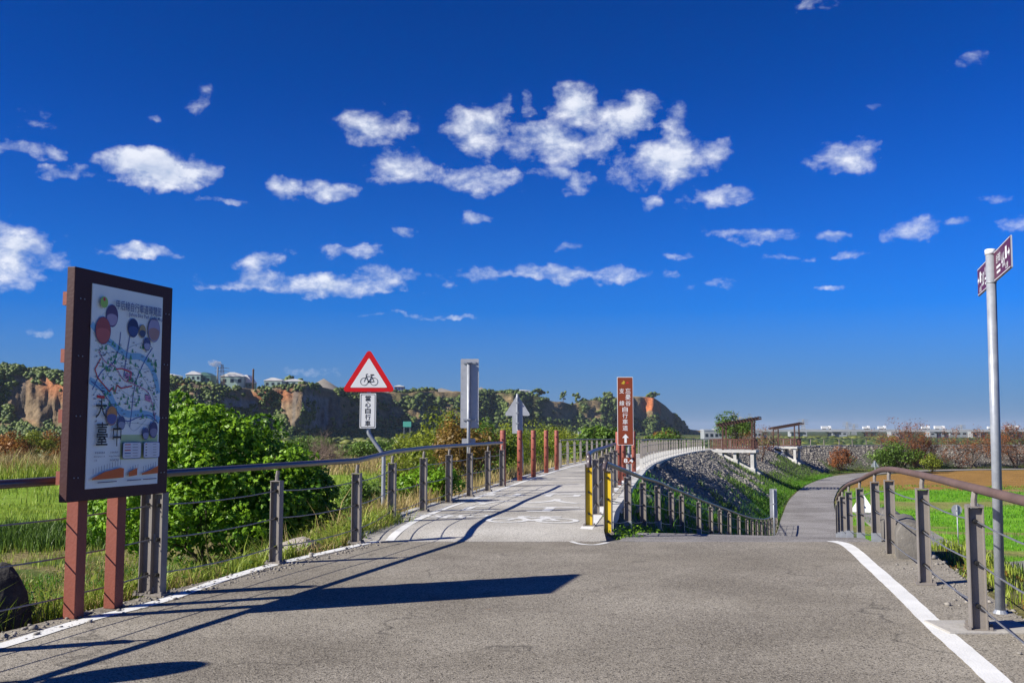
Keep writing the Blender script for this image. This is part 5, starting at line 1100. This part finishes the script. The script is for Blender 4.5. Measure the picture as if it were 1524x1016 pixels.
# woodland on it
rng = np.random.default_rng(500); n = 54000
r_ = rng.uniform(0, NV - 1.01, n); q_ = rng.uniform(0, NU - 1.01, n); r_ = np.where(rng.random(n) < .12, rng.uniform(NV - 14, NV + 2, n), r_)
ri, qi = r_.astype(int), q_.astype(int); fr, fq = r_ - ri, q_ - qi
def bil(A): return (A[ri, qi] * (1 - fr) * (1 - fq) + A[ri + 1, qi] * fr * (1 - fq) + A[ri, qi + 1] * (1 - fr) * fq + A[ri + 1, qi + 1] * fr * fq)
bx_, by_, bz_, bt, bw, bu, bwx = bil(Xm), bil(Ym), bil(Zm), bil(Tm), bil(Wm), bil(Um), bil(Wx)
nzv = fbm(bwx * .03, bt * 3, 74, 4); nz2 = fbm(bwx * .045, bt * 2.2, 75, 3)
nz3 = fbm(bwx * .11, bt * 9, 76, 3)
pc = (1 - bw) * (np.where(bt < .3, .9, np.where(bt < .74, (nz2 > .55) * .8, (nz2 > .45) * .6))) + bw * np.where(bt < .42, .85, np.where(bt > .66, (nzv > .58) * .6, np.where(nzv > .5 + .05 * sstep(760, 820, bu), .7, .05)))
pc = pc * np.where((bu > 235) & (bu < 460) & (bt > .78), .35, 1)
pc = pc * np.where(nz3 > .43, 1, .25)
pc = pc * np.where((bu > 790) & (bu < 880) & (bt > .5), .15, 1) * np.where((bu > 950) & (bu < 988) & (bt > .5) & (bt < .9), 0.0, 1)
ok = (rng.random(n) < pc) & (bu > -250) & (bu < 1028); C = np.stack([bx_, by_, bz_], -1)[ok]; sz = np.minimum(rng.lognormal(.2, .4, len(C)), 2.0) * (.8 + .35 * bw[ok])
C[:, 2] += sz * .6
V, Fc, tn = blobs(C, np.stack([sz * 1.2, sz * 1.2, sz * 1.05], -1), ICO0_V, ICO0_F, .3, rng, np.clip(rng.beta(1.5, 2.2, len(C)) + .25 * (nz2[ok] - .5), 0, 1))
M_WOODS = leafmat('hillside_foliage', (.025, .055, .014), (.17, .225, .05), .1)
tag(npmesh('hillside_wood', V, Fc, M_WOODS, tone=tn), 'dark green wood covering the slopes of the bluff', 'wood', kind='stuff')
# trees and scrub over the flood plain below
n = 8500; y = 170 + 520 * rng.random(n) ** .8; x = (rng.uniform(-150, 1330, n) - 762) / 1500 * y; sdv = near(DIKE, x, y)[0]; nz_ = fbm(x * .02, y * .012, 81, 4)
ok = (sdv < -6) & (nz_ > .5); x, y = x[ok], y[ok]; sz = np.minimum(rng.lognormal(-.15, .45, len(x)), 1.6) * np.interp(y, [170, 600], [.7, 1.25]); C = np.stack([x, y, tzs(x, y) + sz * .4], -1)
V, Fc, tn = blobs(C, np.stack([sz * 1.5, sz * 1.5, sz * .8], -1), ICO0_V, ICO0_F, .3, rng, rng.beta(1.5, 1.5, len(x)))
tag(npmesh('plain_scrub', V, Fc, leafmat('plain_scrub_foliage', (.05, .075, .015), (.20, .22, .05), .1), tone=tn), 'low olive scrub spread across the flood plain', 'scrub', kind='stuff')
n = 5500; y = rng.uniform(300, 660, n); x = (rng.uniform(1000, 1700, n) - 762) / 1500 * y; sdv = near(DIKE, x, y)[0]; ok = (sdv < -10); x, y = x[ok], y[ok]; sz = np.minimum(rng.lognormal(-.1, .4, len(x)), 1.5); C = np.stack([x, y, np.full(len(x), -4.4) + sz * .35], -1)
V, Fc, tn = blobs(C, np.stack([sz * 1.6, sz * 1.6, sz * .75], -1), ICO0_V, ICO0_F, .3, rng, rng.beta(1.5, 1.8, len(x))); tag(npmesh('plain_scrub', V, Fc, leafmat('viaduct_scrub_foliage', (.03, .06, .02), (.12, .16, .045), .1), tone=tn), 'green scrub below the distant viaduct', 'scrub', kind='stuff')
# ------------------------------------------------------------------ works on the plateau
M_WALLW = mat('white_sheet_wall', (.70, .71, .70), (.62, .63, .62), .3, .6); M_WALLG = mat('pale_green_sheet_wall', (.30, .42, .38), (.25, .36, .33), .3, .6); M_ROOFW = mat('white_sheet_roof', (.80, .80, .78), (.7, .7, .69), .3, .5); M_ROOFG = mat('sea_green_roof', (.10, .22, .19), (.08, .19, .16), .3, .5)
M_WIN = mat('dark_window', (.03, .04, .05), (.02, .03, .04), .5, .2); M_RUST = mat('rusty_steel', (.15, .09, .06), (.1, .06, .04), .5, .8); M_HEAP = mat('grey_spoil', (.30, .27, .235), (.22, .2, .17), .1, .95, 1, .4)
def surf(px, back_):                          # a spot on the plateau seen at that column
    k = int(np.argmin(np.abs(pu - px))); r = min(nr - 1, NV - 1 + int(back_ // 45)); D = Ym[r, k]; return (px - 762) / 1500 * D, D, Zm[r, k]
def hall(px, ytop, wpx, back_, wm, rm, label, depth=18, pitch=.2, win=3):
    x, D, z = surf(px, back_); w = wpx / 1500 * D; ztop = 1.6 + (640 - ytop) / 1500 * D; h = max(3.0, ztop - z + 1); s = thing('factory_hall', (x, D + depth / 2, ztop - h), 0, label, 'building'); e = h * (1 - pitch)
    MB().box((0, 0, e / 2), (w, depth, e)).build('wall', wm, s)
    MB().prism([(-w / 2 - .4, e), (w / 2 + .4, e), (w / 2 + .4, e + .3), (w * .1, h), (-w * .1, h), (-w / 2 - .4, e + .3)], -depth / 2 - .4, depth / 2 + .4).build('roof', rm, s)
    for k in range(win): o = MB().box((-w / 2 + w * (k + .5) / win, -depth / 2 - .05, e * .75), (w / win * .45, .2, e * .2)).build('window', M_WIN, s)
    return s
hall(247, 555.5, 26, 50, M_WALLW, M_ROOFW, 'white roofed hall at the cliff edge beside the map board')
hall(287, 552.5, 22, 60, M_WALLG, M_ROOFW, 'pale green hall on the plateau left of the chimney')
hall(303, 554, 20, 50, M_ROOFG, M_ROOFG, 'sea green hall under the smoking chimney', 16)
hall(345, 554, 34, 60, M_WALLG, M_ROOFW, 'wide white roofed hall right of the lattice mast'); hall(366, 558, 18, 50, M_ROOFG, M_ROOFW, 'small green gabled hall beside the brown chimney', 14, .45)
hall(406, 562, 26, 60, M_WALLG, M_ROOFW, 'long low white roofed shed on the plateau'); hall(437, 564, 30, 50, M_WALLG, M_ROOFW, 'white roofed shed nearest the spoil heap')
hall(594, 573, 14, 40, mat('blue_sheet_wall', (.06, .09, .25)), M_ROOFW, 'dark blue building behind the warning triangle', 10); hall(628, 579, 6, 50, M_WALLW, M_ROOFW, 'small white tower block on the hill', 8, .1, 1); hall(636, 581, 14, 40, M_ROOFG, M_RUST, 'grey green shed beside the white tower block', 8, .1)
hall(774, 580, 30, 60, M_WALLW, M_ROOFW, 'long white building on the ridge above the triangle sign back', 10, .15)
def stack(px, ytop, back_, r, label, m, guy=False):
    x, D, z = surf(px, back_); H = 1.6 + (640 - ytop) / 1500 * D - z + 3; s = thing('chimney', (x, D, z - 3), 0, label, 'chimney'); MB().tube([(0, 0, 0), (0, 0, H * .97), (0, 0, H)], [r, r * .85, r * .9], 10).build('shaft', m, s, True); MB().tube([(0, 0, H * .93), (0, 0, H * .95)], r * 1.15, 10).build('ring', m, s); return x, D, z + H - 3
stack(376.5, 549, 40, .75, 'brown chimney standing alone on the plateau', M_RUST); cxh = stack(323.5, 546, 60, .7, 'thin steel chimney with white smoke', M_STEEL)
def lattice(base, H, w, label, m, arms=0, name='lattice_mast', th=.12):
    s = thing(name, base, 0, label, 'mast'); lv = 7
    for sx in (-1, 1):
        for sy in (-1, 1): MB().tube([(sx * w / 2, sy * w / 2, 0), (sx * w * .12, sy * w * .12, H)], th, 4).build('leg', m, s)
    m2 = MB()
    for k in range(lv):
        a, b_ = k / lv, (k + 1) / lv; wa, wb = w / 2 * (1 - a * .76), w / 2 * (1 - b_ * .76)
        for sx in (-1, 1):
            m2.tube([(-wa, sx * wa, a * H), (wb, sx * wb, b_ * H)], th * .6, 3); m2.tube([(wa, sx * wa, a * H), (-wb, sx * wb, b_ * H)], th * .6, 3); m2.tube([(-wa, sx * wa, a * H), (wa, sx * wa, a * H)], th * .6, 3)
    m2.build('bracing', m, s)['kind'] = 'stuff'
    for k in range(arms): MB().tube([(-w * 1.1, 0, H * (.72 + .12 * k)), (0, 0, H * (.76 + .12 * k)), (w * 1.1, 0, H * (.72 + .12 * k))], th * 1.2, 4).build('arm', m, s)
    return s
x, D, z = surf(330, 55); lattice((x, D, z), 1.6 + (640 - 542) / 1500 * D - z, 5, 'dark lattice mast beside the smoking chimney', M_RUST, 2)
def heap(px, ytop, wpx, back_, seed, label, m=M_HEAP):
    x, D, z = surf(px, back_); w = wpx / 1500 * D / 2; h = 1.6 + (640 - ytop) / 1500 * D - z + 2; V = ICO2_V.copy(); rr = np.hypot(V[:, 0], V[:, 1]); V[:, 2] = np.clip(1 - rr, 0, 1) ** .85 * h + (V[:, 2] < -.1) * -1; V[:, 0] *= w * 1.1; V[:, 1] *= w * .8; V += np.random.default_rng(seed).normal(0, w * .02, V.shape)
    o = npmesh('spoil_heap', V, ICO2_F, m, None, False); o.location = (x, D + w * .4, z - 2); return tag(o, label, 'heap')
heap(478, 563, 62, 50, 1, 'pointed grey spoil heap on the plateau edge'); heap(655, 577, 80, 45, 2, 'broad tan spoil heap beside the tall sign back'); heap(715, 576, 60, 45, 3, 'tan spoil heap between the two sign backs'); heap(600, 584, 60, 30, 4, 'low tan spoil heap beside the blue building')
def treeball(px, ytop, wpx, back_, seed, label):
    x, D, z = surf(px, back_); w = wpx / 1500 * D / 2; h = 1.6 + (640 - ytop) / 1500 * D - z; rng_ = np.random.default_rng(seed); s = thing('ridge_tree', (x, D, z), 0, label, 'tree', 'trees on the ridge'); MB().tube([(0, 0, -1), (0, 0, h * .5)], [.5, .3], 6).build('trunk', M_BARK, s)
    k = 26; C = np.stack([rng_.normal(0, w * .42, k), rng_.normal(0, w * .4, k), h * .62 + rng_.normal(0, h * .14, k)], -1); V, Fc, tn = blobs(C, np.stack([rng_.uniform(.2, .4, k) * w] * 2 + [rng_.uniform(.16, .3, k) * w], -1), ICO_V, ICO_F, .2, rng_, rng_.random(k)); npmesh('crown', V, Fc, M_WOODS, s, tone=tn)
for i, a in enumerate(((803, 578, 20, 20, 'round tree on the ridge right of the long white building'), (838, 582, 12, 20, 'small tree on the bare ridge'), (857, 582, 14, 20, 'second small tree on the bare ridge'), (905, 583, 16, 10, 'tree on the ridge left of the brown sign'), (972, 584, 16, 5, 'tree above the red landslip face'), (20, 543, 30, 10, 'tree on the cliff top left of the board'), (60, 546, 26, 10, 'second tree on the cliff top left of the board'), (430, 558, 26, 90, 'tree behind the plateau sheds'))): treeball(a[0], a[1], a[2], a[3], 600 + i, a[4])
# drifting smoke of the chimney
sm = bpy.data.materials.new('white_smoke'); sm.use_nodes = True; t = sm.node_tree; t.nodes.remove(t.nodes['Principled BSDF']); pv = t.nodes.new('ShaderNodeVolumePrincipled'); pv.inputs['Color'].default_value = (.95, .95, .97, 1); co = t.nodes.new('ShaderNodeTexCoord')
n_ = t.nodes.new('ShaderNodeTexNoise'); n_.inputs['Scale'].default_value = .35; n_.inputs['Detail'].default_value = 4; t.links.new(co.outputs['Object'], n_.inputs['Vector']); mr = t.nodes.new('ShaderNodeMapRange'); mr.inputs[1].default_value = .42; mr.inputs[2].default_value = .65; mr.inputs[4].default_value = .55; t.links.new(n_.outputs[0], mr.inputs[0]); t.links.new(mr.outputs[0], pv.inputs['Density']); t.links.new(pv.outputs[0], t.nodes['Material Output'].inputs['Volume'])
V = ICO2_V.copy(); V[:, 0] = V[:, 0] * 5.5 - V[:, 2] * 1.5; V[:, 1] *= 2.2; V[:, 2] *= 3.0; V += np.random.default_rng(2).normal(0, .3, V.shape)
o = npmesh('smoke', V, ICO2_F, sm); o.location = (cxh[0] - 2.5, cxh[1], cxh[2] + 2.6); tag(o, 'white smoke drifting from the thin chimney', 'smoke', kind='stuff')
# ------------------------------------------------------------------ viaduct, traffic, pylons, low town on the horizon
M_VIA = mat('viaduct_concrete', (.42, .44, .46), (.34, .36, .38), .1, .9)
DV = 700.0
def vx(px, D=DV): return (px - 762) / 1500 * D
s = thing('viaduct', (vx(1619), DV, -4.6), R(-3), 'long concrete highway viaduct along the horizon', 'viaduct'); dz_ = 1.6 + (640 - 639) / 1500 * DV + 4.6
MB().box((0, 0, dz_ - .8), (475, 11, 1.15)).build('deck', M_VIA, s); 
for sy in (-5.4, 5.4): MB().box((0, sy, dz_ - .05), (475, .25, .5)).build('parapet', M_VIA, s)
for k in range(-9, 10):
    x = k * 25.0
    for dx in (-2.6, 2.6): MB().box((x + dx, 0, (dz_ - 1.7) / 2 - 1), (2.0, 3, dz_ - 1.7 + 2)).build('pier', M_VIA, s)
    MB().box((x, 0, dz_ - 2.1), (9, 6, .8)).build('pier_cap', M_VIA, s)
def truck(px, L_, h, label, m, grp):
    x = vx(px); y = DV + (x - vx(1619)) * math.tan(R(-3)) - 2.5; t_ = thing('highway_truck', (x, y, 1.6 + 1 / 1500 * DV + .0), R(-3), label, 'truck', grp); MB().box((-.9, 0, h / 2 + .6), (L_, 2.4, h)).build('cargo_box', m, t_, bevel=.05); MB().box((L_ / 2 + .4, 0, 1.5), (1.8, 2.3, 2.2), taper=.85).build('cab', M_SWHITE, t_, bevel=.1)
    for wx_ in (-L_ / 2 + .6, -L_ / 2 + 1.8, L_ / 2 + .4):
        for sy in (-1.0, 1.0): MB().tube([(wx_, sy - .15, .5), (wx_, sy + .15, .5)], .5, 10).build('wheel', M_BLACK, t_)
for a in ((1314, 5, 2.6, 'small white truck on the viaduct left of the widest russet tree'), (1378, 5, 2.6, 'white truck on the viaduct past the widest russet tree'), (1398, 7.5, 3.0, 'large white truck on the viaduct past the widest russet tree'), (1473, 4, 2.4, 'white truck on the viaduct beside the galvanised pole'), (1505, 8, 3.0, 'long white truck on the viaduct past the galvanised pole'), (1232, 7, 2.8, 'white truck on the viaduct over the lane bend'), (1291, 4, 2.4, 'white van like truck on the viaduct before the bend')): truck(a[0], a[1] * .65, a[2] * .65, a[3], M_WALLW, 'trucks on the viaduct')
M_PYL = mat('grey_pylon_steel', (.35, .37, .40), (.3, .32, .35), .2, .7)
for px, yt, D, lb in ((1194, 624, 1100, 'tall lattice pylon left of the lane bend'), (1259, 628, 1200, 'lattice pylon over the far dike bend'), (1269, 631, 1250, 'shorter lattice pylon beside the one over the bend'), (1428, 632, 1200, 'small lattice pylon beyond the lone russet tree')): lattice(((px - 762) / 1500 * D, D, -4.8), 1.6 + (640 - yt) / 1500 * D + 4.8, 5, lb, M_PYL, 3, 'pylon', .22)
rng = np.random.default_rng(700); M_FARW = mat('distant_pale_wall', (.34, .36, .37), (.28, .30, .31), .2, .9); M_FARR = mat('grey_flat_roof', (.42, .43, .43), (.34, .35, .36), .2, .9)  # dimmer, slightly bluish wall colour for the distant buildings
TOWN = [(870, 642, 20, 900), (1055, 640, 22, 520), (1075, 639, 26, 560), (1100, 640.5, 26, 600), (1120, 641, 18, 640), (1185, 641, 24, 900), (1245, 642, 22, 950), (1330, 643, 18, 900), (1390, 642, 24, 900), (1420, 641, 26, 860), (1450, 643, 18, 900)]
lbs = ['low pale building far left of the brown sign', 'white shed behind the flat topped tree', 'long white shed behind the nearer platform', 'white shed left of the farther platform', 'pale block behind the farther platform', 'pale block under the tall pylon', 'pale block under the viaduct near the bend', 'pale block behind the widest russet tree', 'pale block between two russet trees', 'wide pale block behind the lone russet tree', 'small pale block beside the lone russet tree']
for (px, yt, w, D), lb in zip(TOWN, lbs):
    ztop = 1.6 + (640 - yt) / 1500 * D; w_ = w / 1500 * D; h = ztop + 5.2; q = thing('distant_building', ((px - 762) / 1500 * D, D, -5.0), 0, lb, 'building', 'low buildings on the horizon'); MB().box((0, 0, h / 2 - .2), (w_, 10, h - .4)).build('wall', M_FARW, q); MB().box((0, 0, h), (w_ + .5, 10.5, .5)).build('roof', M_FARR, q)
    for k in range(3): MB().box((-w_ / 2 + w_ * (k + .5) / 3, -5.03, h * .6), (w_ * .18, .15, h * .22)).build('window', M_WIN, q)
# small green road sign and fence across the plain
D = 300; p = AT(606, 628, D); q = thing('road_sign', (p[0], D, -4.3), 0, 'small sea green road sign far across the plain', 'sign'); zt = p[2] + 4.3
for sx in (-.9, .9): MB().tube([(sx, 0, -.3), (sx, 0, zt)], .08, 6).build('pole', M_STEEL, q)
MB().box((0, -.12, zt - .6), (2.4, .08, 1.6)).build('panel', mat('sea_green_sign', (.10, .45, .36)), q)
# unseen round sign, added beside the road to cast the lower left shadow
tp = G(285, 992); hgt = 2.45; sh = hgt / math.tan(SUN_EL); q = thing('unseen_shadow_sign', (tp[0] - .928 * sh, tp[1] - .373 * sh, 0), R(70), 'unseen round sign on a steel pole added to cast a shadow', 'sign')
MB().tube([(0, 0, -.1), (0, 0, hgt)], .03, 10).build('pole', M_STEEL, q, True); at_(MB().prism([(.33 * math.cos(a), .33 * math.sin(a)) for a in np.linspace(0, 2 * math.pi, 29)[:-1]], -.045, -.035).build('panel', M_SRED, q), (0, 0, hgt - .3)); at_(MB().prism([(.25 * math.cos(a), .25 * math.sin(a)) for a in np.linspace(0, 2 * math.pi, 29)[:-1]], -.049, -.0455).build('face', M_SWHITE, q), (0, 0, hgt - .3))
# ------------------------------------------------------------------ air
hm = bpy.data.materials.new('thin_air'); hm.use_nodes = True; t = hm.node_tree; t.nodes.remove(t.nodes['Principled BSDF']); pv = t.nodes.new('ShaderNodeVolumePrincipled'); pv.inputs['Color'].default_value = (.75, .85, 1, 1); pv.inputs['Density'].default_value = .00005; t.links.new(pv.outputs[0], t.nodes['Material Output'].inputs['Volume'])
tag(MB().box((0, 5400, 40), (21000, 14600, 100)).build('haze', hm), 'thin blue air over the plain', 'haze', kind='stuff')
